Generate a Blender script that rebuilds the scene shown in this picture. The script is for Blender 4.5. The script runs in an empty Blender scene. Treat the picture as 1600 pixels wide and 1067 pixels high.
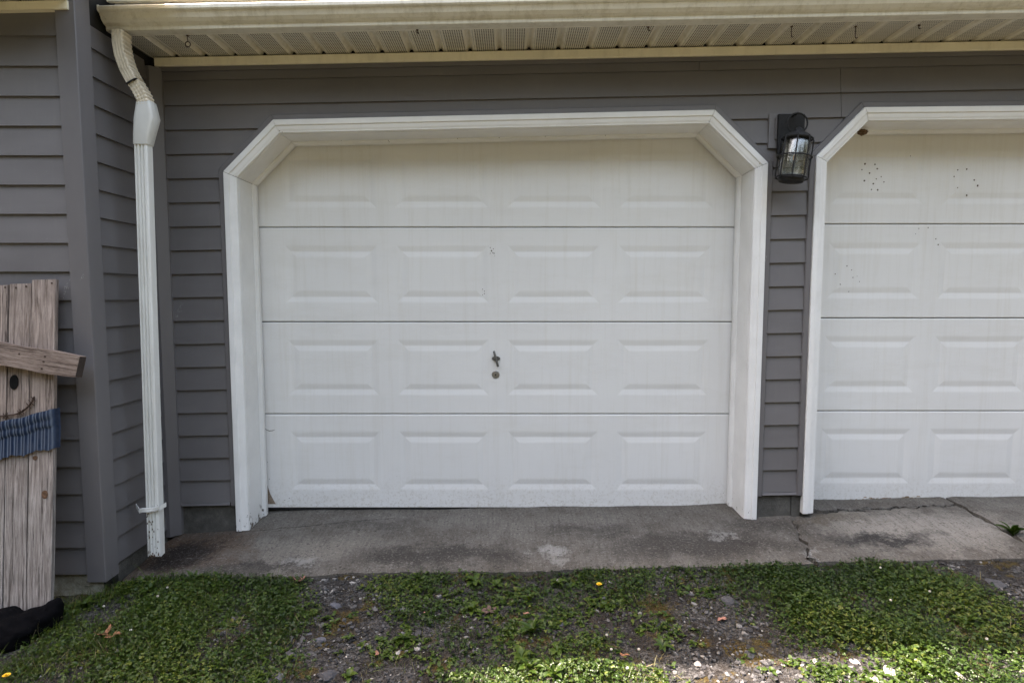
import bpy, bmesh, math, random
import numpy as np
from mathutils import Vector, Matrix

R = math.radians
random.seed(7)
rng = np.random.default_rng(11)
S = bpy.context.scene
COL = S.collection

# ------------------------------------------------------------------ camera, sky, sun, exposure
F, CX, CY, PITCH, CAMY, CAMZ = 920.0, 800.0, 533.5, 4.41, -3.172, 1.25
cam_d = bpy.data.cameras.new("camera")
cam = bpy.data.objects.new("camera", cam_d)
COL.objects.link(cam)
cam_d.sensor_width = 36.0
cam_d.lens = F / 1600 * 36
cam_d.clip_start, cam_d.clip_end = 0.05, 1500
cam.location = (0, CAMY, CAMZ)
cam.rotation_euler = (R(90 - PITCH), 0, 0)
S.camera = cam

SUN_EL, SUN_AZ = 60.0, -60.5          # azimuth measured from +Y towards +X
W = bpy.data.worlds.new("World")
S.world = W
W.use_nodes = True
bg = W.node_tree.nodes['Background']
sky = W.node_tree.nodes.new('ShaderNodeTexSky')
sky.sky_type = 'NISHITA'
sky.sun_disc = False
sky.sun_elevation = R(SUN_EL)
sky.sun_rotation = R(SUN_AZ % 360)
sky.air_density = 2.5
sky.dust_density = 6.0
sky.ozone_density = 1.0
W.node_tree.links.new(sky.outputs[0], bg.inputs[0])
bg.inputs[1].default_value = 0.15
sun_d = bpy.data.lights.new("sun", 'SUN')
sun_d.energy = 5.0
sun_d.angle = R(0.53)
sun_d.color = (1.0, 0.95, 0.87)
sun = bpy.data.objects.new("sun", sun_d)
COL.objects.link(sun)
_d = Vector((math.sin(R(SUN_AZ)) * math.cos(R(SUN_EL)), math.cos(R(SUN_AZ)) * math.cos(R(SUN_EL)), math.sin(R(SUN_EL))))
sun.rotation_euler = _d.to_track_quat('Z', 'Y').to_euler()
sun.location = (-6, 4, 12)
V = S.view_settings
V.view_transform = 'Standard'
V.look = 'None'
V.gamma = 1.0
V.use_curve_mapping = False
V.exposure = 2.58
V.use_white_balance = True
V.white_balance_temperature = 7000
V.white_balance_tint = 20
try:
    S.cycles.max_bounces = 8
    S.cycles.diffuse_bounces = 5
    S.cycles.transparent_max_bounces = 8
except Exception:
    pass

# ------------------------------------------------------------------ measuring helpers
_cp, _sp = math.cos(R(PITCH)), math.sin(R(PITCH))


def ray(px, py):
    u, v = (px - CX) / F, (CY - py) / F
    return Vector((u, _cp + v * _sp, -_sp + v * _cp))


def at_y(px, py, y):
    d = ray(px, py)
    t = (y - CAMY) / d.y
    return Vector((d.x * t, y, CAMZ + d.z * t))


def slab_z(x):
    xs = max(-2.4, min(2.9, x))
    z = -0.035 + 0.0236 * (xs + 1.5)
    if xs < -1.45:
        z -= 0.06 * (-1.45 - xs)
    return z


_gs = np.array([[2.1, 1.3, .3], [-1.7, 3.1, 1.1], [5.3, -4.1, 2.2], [9.7, 7.1, .7], [-13.3, 11.7, 4.1], [21., -17., 2.9], [33., 29., 5.]])
_ga = np.array([.012, .010, .007, .005, .004, .0025, .002])


def ground_z(x, y):
    x = np.asarray(x, float)
    y = np.asarray(y, float)
    xs = np.clip(x, -2.2, 2.9)
    z = -0.035 + 0.0236 * (xs + 1.5) - 0.06 * np.clip(-1.45 - xs, 0, 9) - 0.050 + .014 * np.clip((xs - 1.7) / .8, 0, 1)
    z = z + 0.05 * np.clip(y + .5, -5, 0) - np.clip(np.minimum((y + .46) * 1.2, .12), 0, .12)
    for (a, b, c), k in zip(_gs, _ga):
        z = z + k * np.sin(a * x + b * y + c) * np.clip((8 - np.hypot(x, y)) / 4, 0, 1) * .7
    return z


def at_ground(px, py):
    d = ray(px, py)
    z = -0.12
    for _ in range(12):
        t = (z - CAMZ) / d.z
        p = Vector((d.x * t, CAMY + d.y * t, z))
        z = float(ground_z(p.x, p.y))
    return p


# ------------------------------------------------------------------ mesh helpers
class MB:
    def __init__(s):
        s.v, s.f, s.m = [], [], []

    def add(s, vs, fs, mi=0):
        n = len(s.v)
        s.v += [tuple(v) for v in vs]
        for f in fs:
            s.f.append([n + i for i in f])
            s.m.append(mi)
        return s

    def box(s, x0, x1, y0, y1, z0, z1, mi=0):
        return s.add([(x0, y0, z0), (x1, y0, z0), (x1, y1, z0), (x0, y1, z0), (x0, y0, z1), (x1, y0, z1), (x1, y1, z1), (x0, y1, z1)],
                     [(0, 3, 2, 1), (4, 5, 6, 7), (0, 1, 5, 4), (1, 2, 6, 5), (2, 3, 7, 6), (3, 0, 4, 7)], mi)

    def loft(s, rings, closed=True, caps=True, mi=0):
        n = len(rings[0])
        vs = [v for r in rings for v in r]
        fs = []
        for i in range(len(rings) - 1):
            for j in range(n if closed else n - 1):
                k = (j + 1) % n
                fs.append((i * n + j, i * n + k, (i + 1) * n + k, (i + 1) * n + j))
        if caps and closed:
            fs.append(tuple(range(n))[::-1])
            b = (len(rings) - 1) * n
            fs.append(tuple(b + i for i in range(n)))
        return s.add(vs, fs, mi)

    def tube(s, pts, r, n=8, mi=0):
        pts = [Vector(p) for p in pts]
        rs = r if isinstance(r, (list, tuple)) else [r] * len(pts)
        rings = []
        up = Vector((0.013, 0.021, 1))
        for i, p in enumerate(pts):
            t = (pts[min(i + 1, len(pts) - 1)] - pts[max(i - 1, 0)]).normalized()
            a = t.cross(up)
            if a.length < .15:
                a = t.cross(Vector((0, 1, 0.02)))
            a.normalize()
            b = t.cross(a)
            rings.append([p + (a * math.cos(2 * math.pi * k / n) + b * math.sin(2 * math.pi * k / n)) * rs[i] for k in range(n)])
        return s.loft(rings, mi=mi)

    def ring(s, c, rad, r, ax='z', n=24, k=6, squash=1.0, mi=0):
        pts = []
        for i in range(n):
            a = 2 * math.pi * i / n
            u, v = math.cos(a) * rad, math.sin(a) * rad * squash
            pts.append((u, v, 0) if ax == 'z' else (u, 0, v))
        vs, fs = [], []
        for i in range(n):
            p = Vector(pts[i])
            t = (Vector(pts[(i + 1) % n]) - Vector(pts[i - 1])).normalized()
            o = Vector((0, 0, 1)) if ax == 'z' else Vector((0, 1, 0))
            a = t.cross(o)
            for j in range(k):
                q = 2 * math.pi * j / k
                vs.append(Vector(c) + p + a * math.cos(q) * r + o * math.sin(q) * r)
        for i in range(n):
            for j in range(k):
                fs.append((i * k + j, i * k + (j + 1) % k, ((i + 1) % n) * k + (j + 1) % k, ((i + 1) % n) * k + j))
        return s.add(vs, fs, mi)

    def lathe(s, c, prof, n=24, mi=0):
        rings = [[(c[0] + r * math.cos(2 * math.pi * k / n), c[1] + r * math.sin(2 * math.pi * k / n), c[2] + z) for k in range(n)] for r, z in prof]
        return s.loft(rings, mi=mi)

    def build(s, name, mats, parent=None, smooth=False, bevel=0.0, fix=True, angle=40):
        me = bpy.data.meshes.new(name)
        me.from_pydata(s.v, [], s.f)
        for m in (mats if isinstance(mats, (list, tuple)) else [mats]):
            me.materials.append(m)
        me.polygons.foreach_set('material_index', s.m)
        if fix or bevel:
            bm = bmesh.new()
            bm.from_mesh(me)
            if fix:
                bmesh.ops.recalc_face_normals(bm, faces=bm.faces)
            if bevel:
                es = [e for e in bm.edges if len(e.link_faces) == 2 and e.calc_face_angle(0) > R(35)]
                bmesh.ops.bevel(bm, geom=es, offset=bevel, segments=2, profile=.6, affect='EDGES', clamp_overlap=True)
            bm.to_mesh(me)
            bm.free()
        if smooth:
            me.polygons.foreach_set('use_smooth', [True] * len(me.polygons))
            try:
                me.set_sharp_from_angle(angle=R(angle))
            except Exception:
                pass
        return link(name, me, parent)


def link(name, data, parent=None):
    o = bpy.data.objects.new(name, data)
    COL.objects.link(o)
    if parent is not None:
        o.parent = parent
    return o


def tag(o, label=None, cat=None, group=None, kind=None):
    if label:
        o['label'] = label
    if cat:
        o['category'] = cat
    if group:
        o['group'] = group
    if kind:
        o['kind'] = kind
    return o


def thing(name, label, cat, loc=(0, 0, 0), rot=(0, 0, 0), group=None):
    o = link(name, None)
    o.empty_display_size = .05
    o.location = loc
    o.rotation_euler = rot
    return tag(o, label, cat, group)


def tris_mesh(name, verts, tris, mat, rnd=None, smooth=False):
    me = bpy.data.meshes.new(name)
    nv, nt = len(verts), len(tris)
    me.vertices.add(nv)
    me.vertices.foreach_set('co', np.asarray(verts, np.float32).ravel())
    me.loops.add(nt * 3)
    me.loops.foreach_set('vertex_index', np.asarray(tris, np.int32).ravel())
    me.polygons.add(nt)
    me.polygons.foreach_set('loop_start', np.arange(0, nt * 3, 3, dtype=np.int32))
    me.polygons.foreach_set('use_smooth', np.full(nt, smooth))
    me.materials.append(mat)
    if rnd is not None:
        a = me.attributes.new('rnd', 'FLOAT', 'POINT')
        a.data.foreach_set('value', np.asarray(rnd, np.float32))
    me.update(calc_edges=True)
    me.validate()
    return me


# ------------------------------------------------------------------ materials
class NT:
    def __init__(s, name):
        s.m = bpy.data.materials.new(name)
        s.m.use_nodes = True
        s.t = s.m.node_tree
        s.b = s.t.nodes['Principled BSDF']
        s.out = s.t.nodes['Material Output']
        g = s.n('ShaderNodeNewGeometry')
        s.pos = g.outputs['Position']

    def n(s, typ, **kw):
        nd = s.t.nodes.new(typ)
        for k, v in kw.items():
            setattr(nd, k, v)
        return nd

    def l(s, a, b):
        s.t.links.new(a, b)

    def sock(s, node, i, v):
        if isinstance(v, bpy.types.NodeSocket):
            s.l(v, node.inputs[i])
        elif v is not None:
            node.inputs[i].default_value = v

    def mapping(s, scale, src=None, rot=(0, 0, 0), loc=(0, 0, 0)):
        m = s.n('ShaderNodeMapping')
        s.l(src or s.pos, m.inputs[0])
        m.inputs['Scale'].default_value = scale
        m.inputs['Rotation'].default_value = rot
        m.inputs['Location'].default_value = loc
        return m.outputs[0]

    def noise(s, scale, detail=4, rough=.6, src=None, dist=0):
        k = s.n('ShaderNodeTexNoise')
        s.l(src or s.pos, k.inputs['Vector'])
        k.inputs['Scale'].default_value = scale
        k.inputs['Detail'].default_value = detail
        k.inputs['Roughness'].default_value = rough
        k.inputs['Distortion'].default_value = dist
        return k.outputs['Fac']

    def ramp(s, fac, stops, interp='LINEAR'):
        r = s.n('ShaderNodeValToRGB')
        s.l(fac, r.inputs[0])
        e = r.color_ramp.elements
        r.color_ramp.interpolation = interp
        while len(e) < len(stops):
            e.new(.5)
        for i, (p, c) in enumerate(stops):
            e[i].position = p
            c = (c, c, c) if isinstance(c, (int, float)) else c
            e[i].color = (*c[:3], 1)
        return r.outputs[0]

    def mix(s, fac, a, b, mode='MIX'):
        m = s.n('ShaderNodeMix', data_type='RGBA', blend_type=mode)
        for i, v in ((0, fac), (6, a), (7, b)):
            if isinstance(v, bpy.types.NodeSocket):
                s.l(v, m.inputs[i])
            elif isinstance(v, (int, float)):
                m.inputs[i].default_value = v if i == 0 else (v, v, v, 1)
            else:
                m.inputs[i].default_value = (*v[:3], 1)
        return m.outputs[2]

    def math(s, op, a, b=None, c=None, clamp=False):
        m = s.n('ShaderNodeMath', operation=op, use_clamp=clamp)
        for i, v in enumerate((a, b, c)):
            s.sock(m, i, v)
        return m.outputs[0]

    def xyz(s, src=None):
        k = s.n('ShaderNodeSeparateXYZ')
        s.l(src or s.pos, k.inputs[0])
        return k.outputs

    def bump(s, h, strength=.3, dist=.01, prev=None):
        b = s.n('ShaderNodeBump')
        s.l(h, b.inputs['Height'])
        b.inputs['Strength'].default_value = strength
        b.inputs['Distance'].default_value = dist
        if prev is not None:
            s.l(prev, b.inputs['Normal'])
        return b.outputs[0]

    def done(s, col=None, rough=None, nrm=None, metal=None, spec=None):
        if col is not None:
            if isinstance(col, bpy.types.NodeSocket):
                s.l(col, s.b.inputs['Base Color'])
            else:
                s.b.inputs['Base Color'].default_value = (*col[:3], 1)
        if rough is not None:
            s.sock(s.b, 'Roughness', rough)
        if nrm is not None:
            s.l(nrm, s.b.inputs['Normal'])
        if metal is not None:
            s.b.inputs['Metallic'].default_value = metal
        if spec is not None:
            s.b.inputs['Specular IOR Level'].default_value = spec
        return s.m


def plain(name, col, rough=.5, var=.12, scale=18, bump=.08, metal=0.0, stretch=(1, 1, 1), spec=None):
    t = NT(name)
    src = t.mapping(stretch)
    n1 = t.noise(scale, 5, .65, src)
    a = tuple(c * (1 - var) for c in col)
    b = tuple(min(1, c * (1 + var)) for c in col)
    c = t.ramp(n1, [(.3, a), (.7, b)])
    n2 = t.noise(scale * 9, 3, .6, src)
    return t.done(c, rough, t.bump(n2, bump, .003), metal, spec)


def mat_vinyl(name='grey_vinyl'):
    t = NT(name)
    base = (.146, .138, .140)
    n1 = t.noise(1.7, 5, .6, t.mapping((1, 1, 2.5)))
    c = t.ramp(n1, [(.3, tuple(k * .88 for k in base)), (.7, tuple(k * 1.08 for k in base))])
    streak = t.noise(9, 5, .7, t.mapping((6, 6, .35)))
    c = t.mix(t.math('MULTIPLY', t.ramp(streak, [(.55, 0), (.8, 1)]), .28), c, (.19, .18, .165))
    speck = t.noise(160, 2, .5)
    c = t.mix(t.ramp(speck, [(.74, 0), (.80, .7)]), c, (.30, .29, .27))
    g = t.noise(38, 4, .7, t.mapping((.12, 1, 2.6)))
    w = t.noise(2.3, 2, .5, t.mapping((1, 1, 3)))
    nr = t.bump(g, .16, .002)
    nr = t.bump(w, .35, .012, nr)
    return t.done(c, t.ramp(n1, [(.3, .42), (.7, .58)]), nr, spec=.4)


def mat_trim_vinyl():
    return plain('grey_trim_vinyl', (.14, .132, .135), .48, .1, 3, .05, stretch=(1, 1, .3))


def mat_door():
    t = NT('white_door_paint')
    base = (.74, .735, .72)
    n1 = t.noise(1.1, 6, .6)
    c = t.ramp(n1, [(.3, tuple(k * .955 for k in base)), (.7, tuple(k * 1.02 for k in base))])
    drip = t.noise(7, 6, .75, t.mapping((5, 1, .22)))
    c = t.mix(t.math('MULTIPLY', t.ramp(drip, [(.50, 0), (.74, 1)]), .22), c, (.52, .48, .39))
    dust = t.noise(3.4, 8, .75, t.mapping((.6, 1, 2.2), loc=(2, 0, 5)))
    c = t.mix(t.ramp(dust, [(.50, 0), (.72, .16)]), c, (.50, .47, .40))
    x, y, z = t.xyz()
    low = t.math('MULTIPLY_ADD', z, -4.5, 1.0, clamp=True)
    sp = t.noise(70, 4, .7)
    c = t.mix(t.math('MULTIPLY', low, t.ramp(sp, [(.50, 0), (.70, .55)])), c, (.34, .29, .21))
    grain = t.noise(26, 5, .7, t.mapping((.16, 1, 2.4)))
    nr = t.bump(grain, .22, .0016)
    nr = t.bump(t.noise(2.0, 3, .5), .22, .012, nr)
    return t.done(c, t.ramp(n1, [(.3, .40), (.7, .52)]), nr, spec=.4)


def mat_frame():
    t = NT('aged_white_frame_paint')
    n1 = t.noise(5, 6, .65)
    c = t.ramp(n1, [(.3, (.72, .715, .70)), (.7, (.82, .815, .80))])
    grime = t.noise(26, 6, .75, t.mapping((1.2, 1.2, .4)))
    c = t.mix(t.ramp(grime, [(.60, 0), (.80, .35)]), c, (.45, .41, .32))
    x, y, z = t.xyz()
    low = t.math('MULTIPLY_ADD', z, -3.6, .75, clamp=True)
    pn = t.noise(34, 6, .75, t.mapping((1, 1, .55)))
    sc = t.math('ADD', pn, t.math('MULTIPLY', low, .235))
    peel = t.ramp(sc, [(.735, 0), (.75, 1)])
    wood = t.ramp(t.noise(60, 5, .7, t.mapping((3, 3, .3))), [(.3, (.06, .05, .042)), (.7, (.22, .19, .155))])
    c = t.mix(peel, c, wood)
    nr = t.bump(t.noise(50, 5, .7, t.mapping((1, 1, .4))), .2, .002)
    nr = t.bump(t.math('SUBTRACT', 1.0, peel), .5, .002, nr)
    return t.done(c, t.mix(peel, .5, .9), nr, spec=.4)


def mat_cream(name, base, dirt, amount=.4, streak=(2.2, 2.2, .6), grime_scale=9):
    t = NT(name)
    n1 = t.noise(3, 5, .6)
    c = t.ramp(n1, [(.3, tuple(k * .92 for k in base)), (.7, tuple(min(1, k * 1.06) for k in base))])
    s = t.noise(grime_scale, 7, .75, t.mapping(streak))
    c = t.mix(t.ramp(s, [(.48, 0), (.75, amount)]), c, dirt)
    sp = t.noise(95, 4, .75)
    c = t.mix(t.ramp(sp, [(.62, 0), (.74, amount)]), c, tuple(k * .5 for k in dirt))
    return t.done(c, .45, t.bump(t.noise(60, 4, .6), .08, .002), spec=.4)


def mat_perforated():
    t = NT('perforated_soffit')
    base = (.75, .71, .61)
    n1 = t.noise(4, 5, .6)
    c = t.ramp(n1, [(.3, tuple(k * .85 for k in base)), (.7, base)])
    x, y, z = t.xyz()
    fx = t.math('ABSOLUTE', t.math('SUBTRACT', t.math('FRACT', t.math('MULTIPLY', x, 1 / .0108)), .5))
    fy = t.math('ABSOLUTE', t.math('SUBTRACT', t.math('FRACT', t.math('MULTIPLY', y, 1 / .0165)), .5))
    hole = t.math('MULTIPLY', t.math('LESS_THAN', fx, .22), t.math('LESS_THAN', fy, .36))
    c = t.mix(hole, c, (.055, .045, .03))
    return t.done(c, .5, t.bump(t.math('SUBTRACT', 1.0, hole), .5, .002))


def mat_concrete():
    t = NT('stained_concrete')
    x, y, z = t.xyz()
    n1 = t.noise(3.1, 10, .74)
    c = t.ramp(n1, [(.30, (.064, .056, .046)), (.45, (.097, .086, .073)), (.58, (.127, .116, .101)), (.75, (.178, .164, .146))])
    # coordinates shaken by fine noise, so that stains get ragged outlines
    wn = t.n('ShaderNodeTexNoise')
    t.l(t.pos, wn.inputs['Vector'])
    wn.inputs['Scale'].default_value = 6.5
    wn.inputs['Detail'].default_value = 10
    wn.inputs['Roughness'].default_value = .72
    off = t.n('ShaderNodeVectorMath', operation='MULTIPLY_ADD')
    t.l(wn.outputs['Color'], off.inputs[0])
    off.inputs[1].default_value = (.62, .46, 0)
    off.inputs[2].default_value = (-.31, -.23, 0)
    add = t.n('ShaderNodeVectorMath', operation='ADD')
    t.l(off.outputs[0], add.inputs[0])
    t.l(t.pos, add.inputs[1])
    wx, wy, wz = t.xyz(add.outputs[0])

    def stain(cx, cy, sx, sy, col, amount, prev):
        ax = t.math('MULTIPLY_ADD', wx, 1 / sx, -cx / sx)
        ay = t.math('MULTIPLY_ADD', wy, 1 / sy, -cy / sy)
        q = t.math('ADD', t.math('MULTIPLY', ax, ax), t.math('MULTIPLY', ay, ay))
        return t.mix(t.ramp(q, [(.15, amount), (1.0, 0)]), prev, col)
    D, L, P = (.033, .029, .025), (.155, .142, .124), (.25, .24, .225)
    for cx, cy, sx, sy, col, am in (
            (-1.0, -.24, .50, .17, (.165, .148, .126), .85), (2.15, -.20, .62, .26, (.25, .228, .20), .9), (.1, .02, .9, .12, L, .5), (3.3, -.1, .6, .25, L, .5), (.55, -.20, .3, .12, L, .4),
            (-.38, -.34, .55, .13, D, .85), (-1.25, -.41, .35, .08, D, .8), (.95, -.30, .62, .16, D, .75), (1.86, -.29, .34, .10, (.022, .021, .020), .95),
            (.42, -.12, .30, .10, D, .55), (-.75, .02, .30, .07, D, .45), (1.30, -.1, .25, .12, D, .6), (1.75, -.06, .30, .07, (.085, .07, .05), .6),
            (-1.02, -.37, .09, .05, P, .6), (.20, -.31, .10, .075, P, .85), (.24, -.41, .07, .05, P, .6), (1.07, -.22, .05, .035, P, .6), (1.47, -.41, .05, .07, P, .5)):
        c = stain(cx, cy, sx, sy, col, am, c)
    # damp rust-brown corner under the downspout
    c = stain(-1.80, -.22, .52, .32, (.082, .050, .031), .92, c)
    c = stain(-1.70, -.26, .22, .20, (.014, .010, .008), .95, c)
    c = stain(-1.45, -.44, .30, .05, (.085, .075, .062), .6, c)
    agg = t.noise(85, 4, .8)
    c = t.mix(t.ramp(agg, [(.54, 0), (.66, .75)]), c, t.mix(t.noise(4.5, 6, .7), c, (.34, .32, .29)))
    pit = t.noise(75, 4, .8, t.mapping((1, 1, 1), loc=(4, 4, 0)))
    c = t.mix(t.ramp(pit, [(.55, 0), (.65, .85)]), c, (.020, .018, .016))
    # pale trowel scuffs, and the hairline crack below the left end of the door
    scuff = t.noise(9, 9, .8, t.mapping((1.0, 3.2, 1), rot=(0, 0, .5), loc=(5, 2, 0)), .8)
    c = t.mix(t.ramp(scuff, [(.60, 0), (.68, .55)]), c, (.27, .26, .245))
    yl = t.math('MULTIPLY_ADD', x, .162, -.029 + .162 * 1.40)
    dl = t.math('SUBTRACT', y, yl)
    dl = t.math('ADD', dl, t.math('MULTIPLY_ADD', t.noise(11, 8, .7), .05, -.025))
    dl = t.math('MULTIPLY', t.math('ABSOLUTE', dl), t.math('MULTIPLY_ADD', t.noise(16, 3, .6, t.mapping((1, 1, 1), loc=(9, 9, 9))), 500, 40))
    inx = t.math('MULTIPLY', t.math('GREATER_THAN', x, -1.44), t.math('LESS_THAN', x, -.66))
    c = t.mix(t.math('MULTIPLY', inx, t.ramp(dl, [(.35, .95), (.95, 0)])), c, (.012, .010, .009))
    brush = t.noise(30, 5, .75, t.mapping((2.4, .14, 1), rot=(0, 0, .10)))
    c = t.mix(t.ramp(brush, [(.36, .35), (.52, 0)]), c, (.04, .036, .032))
    nr = t.bump(brush, .35, .004)
    nr = t.bump(t.noise(90, 5, .78), .7, .006, nr)
    nr = t.bump(n1, .4, .02, nr)
    return t.done(c, .9, nr, spec=.2)


def mat_block(name='foundation_block'):
    t = NT(name)
    n1 = t.noise(11, 8, .7)
    c = t.ramp(n1, [(.3, (.055, .052, .046)), (.55, (.105, .10, .09)), (.75, (.18, .17, .15))])
    nr = t.bump(t.noise(90, 5, .75), .8, .006)
    return t.done(c, .92, nr, spec=.2)


def mat_pale():
    t = NT('pale_foundation')
    c = t.ramp(t.noise(14, 8, .75), [(.3, (.17, .155, .11)), (.5, (.36, .34, .27)), (.7, (.55, .53, .46))])
    return t.done(c, .95, t.bump(t.noise(50, 6, .75), .8, .01), spec=.2)


def mat_wood(name, a, b, dark, src_scale=(9, 9, .7)):
    t = NT(name)
    tc = t.n('ShaderNodeTexCoord')
    oi = t.n('ShaderNodeObjectInfo')
    off = t.n('ShaderNodeVectorMath', operation='MULTIPLY_ADD')
    comb = t.n('ShaderNodeCombineXYZ')
    for i in range(3):
        t.l(oi.outputs['Random'], comb.inputs[i])
    t.l(comb.outputs[0], off.inputs[0])
    off.inputs[1].default_value = (7, 7, 7)
    t.l(tc.outputs['Object'], off.inputs[2])
    src = off.outputs[0]
    g1 = t.noise(9, 8, .72, t.mapping(src_scale, src), .8)
    c = t.ramp(g1, [(.30, dark), (.42, a), (.58, b), (.78, tuple(k * 1.25 for k in b))])
    g2 = t.noise(36, 6, .75, t.mapping((src_scale[0], src_scale[1], src_scale[2] * .6), src))
    c = t.mix(t.ramp(g2, [(.50, 0), (.68, .7)]), c, dark)
    cr = t.noise(13, 5, .7, t.mapping(tuple(k * (.35 if k < 1 else 1.1) for k in src_scale), src), .6)
    c = t.mix(t.ramp(cr, [(.56, 0), (.62, .9), (.66, .9), (.70, 0)]), c, tuple(k * .7 for k in dark))
    blot = t.noise(7, 5, .6, src)
    c = t.mix(t.ramp(blot, [(.45, 0), (.75, .5)]), c, tuple(k * .55 for k in a))
    ox, oy, oz = t.xyz(tc.outputs['Object'])
    c = t.mix(t.ramp(oz, [(.45, .0), (.85, .45)]), c, t.mix(1.0, c, (1.12, .88, .74), 'MULTIPLY'))
    tone = t.math('MULTIPLY_ADD', oi.outputs['Random'], .35, .82)
    cc = t.n('ShaderNodeCombineXYZ')
    for i in range(3):
        t.l(tone, cc.inputs[i])
    c = t.mix(1.0, c, cc.outputs[0], 'MULTIPLY')
    nr = t.bump(g2, .7, .003)
    nr = t.bump(g1, .5, .004, nr)
    return t.done(c, .85, nr, spec=.2)


def mat_leaf(name, stops, rough=.40, trans=.33):
    t = NT(name)
    a = t.n('ShaderNodeAttribute', attribute_name='rnd')
    c = t.ramp(a.outputs['Fac'], stops)
    n = t.noise(60, 3, .6)
    c = t.mix(t.math('MULTIPLY', n, .5), c, tuple(k * .6 for k in stops[1][1]))
    t.done(c, rough, None, spec=.30)
    tr = t.n('ShaderNodeBsdfTranslucent')
    t.l(t.mix(1.0, c, (1.0, 1.0, .55), 'MULTIPLY'), tr.inputs['Color'])
    mx = t.n('ShaderNodeMixShader')
    mx.inputs[0].default_value = trans
    t.l(t.b.outputs[0], mx.inputs[1])
    t.l(tr.outputs[0], mx.inputs[2])
    t.l(mx.outputs[0], t.out.inputs[0])
    return t.m


def mat_rnd(name, stops, rough=.85, bump=.5, bs=160, speck=None):
    t = NT(name)
    a = t.n('ShaderNodeAttribute', attribute_name='rnd')
    c = t.ramp(a.outputs['Fac'], stops)
    n = t.noise(bs, 4, .7)
    c = t.mix(t.ramp(n, [(.35, .5), (.65, 0)]), c, (.03, .028, .025))
    if speck:
        n2 = t.noise(230, 2, .6)
        c = t.mix(t.ramp(n2, [(.60, 0), (.66, .8)]), c, speck)
    return t.done(c, rough, t.bump(n, bump, .004), spec=.25)


def mat_ground():
    t = NT('soil_and_gravel')
    n1 = t.noise(55, 6, .75)
    c = t.ramp(n1, [(.3, (.008, .007, .006)), (.5, (.024, .020, .017)), (.65, (.048, .044, .040)), (.8, (.12, .118, .114))])
    vor = t.n('ShaderNodeTexVoronoi')
    t.l(t.pos, vor.inputs['Vector'])
    vor.inputs['Scale'].default_value = 120
    st = t.ramp(vor.outputs['Color'], [(.2, (.018, .017, .016)), (.8, (.11, .107, .104))])
    gm = t.ramp(t.noise(6, 6, .7), [(.42, 0), (.56, .75)])
    c = t.mix(gm, c, st)
    mo = t.ramp(t.noise(7.5, 7, .72, t.mapping((1, 1, 1), loc=(3, 9, 0))), [(.53, 0), (.62, .85)])
    mcol = t.ramp(t.noise(90, 4, .7), [(.3, (.040, .022, .006)), (.55, (.080, .055, .012)), (.75, (.075, .085, .018))])
    c = t.mix(mo, c, mcol)
    x, y, z = t.xyz()
    drive = t.math('MULTIPLY_ADD', y, -1.6, -2.6, clamp=True)
    dcol = t.ramp(t.noise(24, 6, .75), [(.3, (.030, .030, .030)), (.7, (.065, .063, .060))])
    lawn = t.ramp(t.noise(.6, 6, .7), [(.46, 0), (.54, 1)])
    dcol = t.mix(lawn, dcol, t.ramp(t.noise(30, 5, .7), [(.3, (.03, .035, .012)), (.7, (.06, .06, .02))]))
    c = t.mix(drive, c, dcol)
    nr = t.bump(n1, .9, .02)
    nr = t.bump(vor.outputs['Distance'], .7, .01, nr)
    return t.done(c, .95, nr, spec=.2)


M = {}
M['vinyl'] = mat_vinyl()
M['trim'] = mat_trim_vinyl()
M['door'] = mat_door()
M['frame'] = mat_frame()
M['gutter'] = mat_cream('aged_gutter_enamel', (.70, .665, .57), (.30, .25, .15), .55)
M['soffit'] = mat_cream('soffit_enamel', (.76, .72, .62), (.35, .28, .18), .4)
M['perf'] = mat_perforated()
M['cream'] = mat_cream('cream_trim', (.84, .77, .59), (.32, .25, .15), .25)
M['pipe'] = mat_cream('white_downspout_enamel', (.74, .74, .71), (.38, .34, .26), .3, (4, 4, .5))
M['elbow'] = mat_cream('dirty_elbow_enamel', (.62, .55, .43), (.17, .13, .07), .75, (3, 3, 1.2), 14)
M['plastic'] = plain('grey_white_plastic', (.60, .60, .57), .42, .06, 9, .04)
M['concrete'] = mat_concrete()
M['block'] = mat_block()
M['ground'] = mat_ground()
M['black'] = plain('black_iron', (.021, .021, .022), .6, .25, 40, .2, .1, spec=.25)
M['dark'] = plain('dark_gap', (.012, .011, .010), .9)
M['rubber'] = plain('rubber_seal', (.02, .02, .02), .8)
M['steel'] = plain('dull_steel', (.30, .29, .27), .42, .15, 60, .1, .85)
M['darksteel'] = plain('dark_steel', (.13, .127, .12), .5, .2, 60, .1, .35)
M['rust'] = plain('rust', (.10, .055, .030), .9, .4, 60, .5)
M['pit'] = plain('rusty_pit', (.075, .055, .035), .9, .45, 90, .4)
M['shingle'] = plain('asphalt_shingle', (.055, .053, .052), .95, .4, 60, .8)
M['wood'] = mat_wood('weathered_plank', (.195, .170, .155), (.34, .31, .29), (.048, .038, .033), (11, 11, .55))
M['woodx'] = mat_wood('weathered_crosspiece', (.19, .14, .115), (.28, .22, .185), (.055, .036, .028), (.7, 9, 9))
M['endgrain'] = plain('dark_end_grain', (.045, .03, .024), .9, .3, 50, .4)
M['knot'] = plain('knot_wood', (.10, .05, .025), .8, .4, 80, .4)
M['ruststain'] = plain('tan_rust', (.26, .17, .095), .9, .4, 60, .4)
M['torn'] = plain('torn_paint', (.24, .185, .135), .9, .4, 90, .4)
M['blackpaint'] = plain('black_paint', (.008, .008, .008), .9, .2, 60, .2, spec=.1)
M['wire'] = plain('rusty_wire', (.055, .032, .022), .8, .35, 120, .4)
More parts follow.
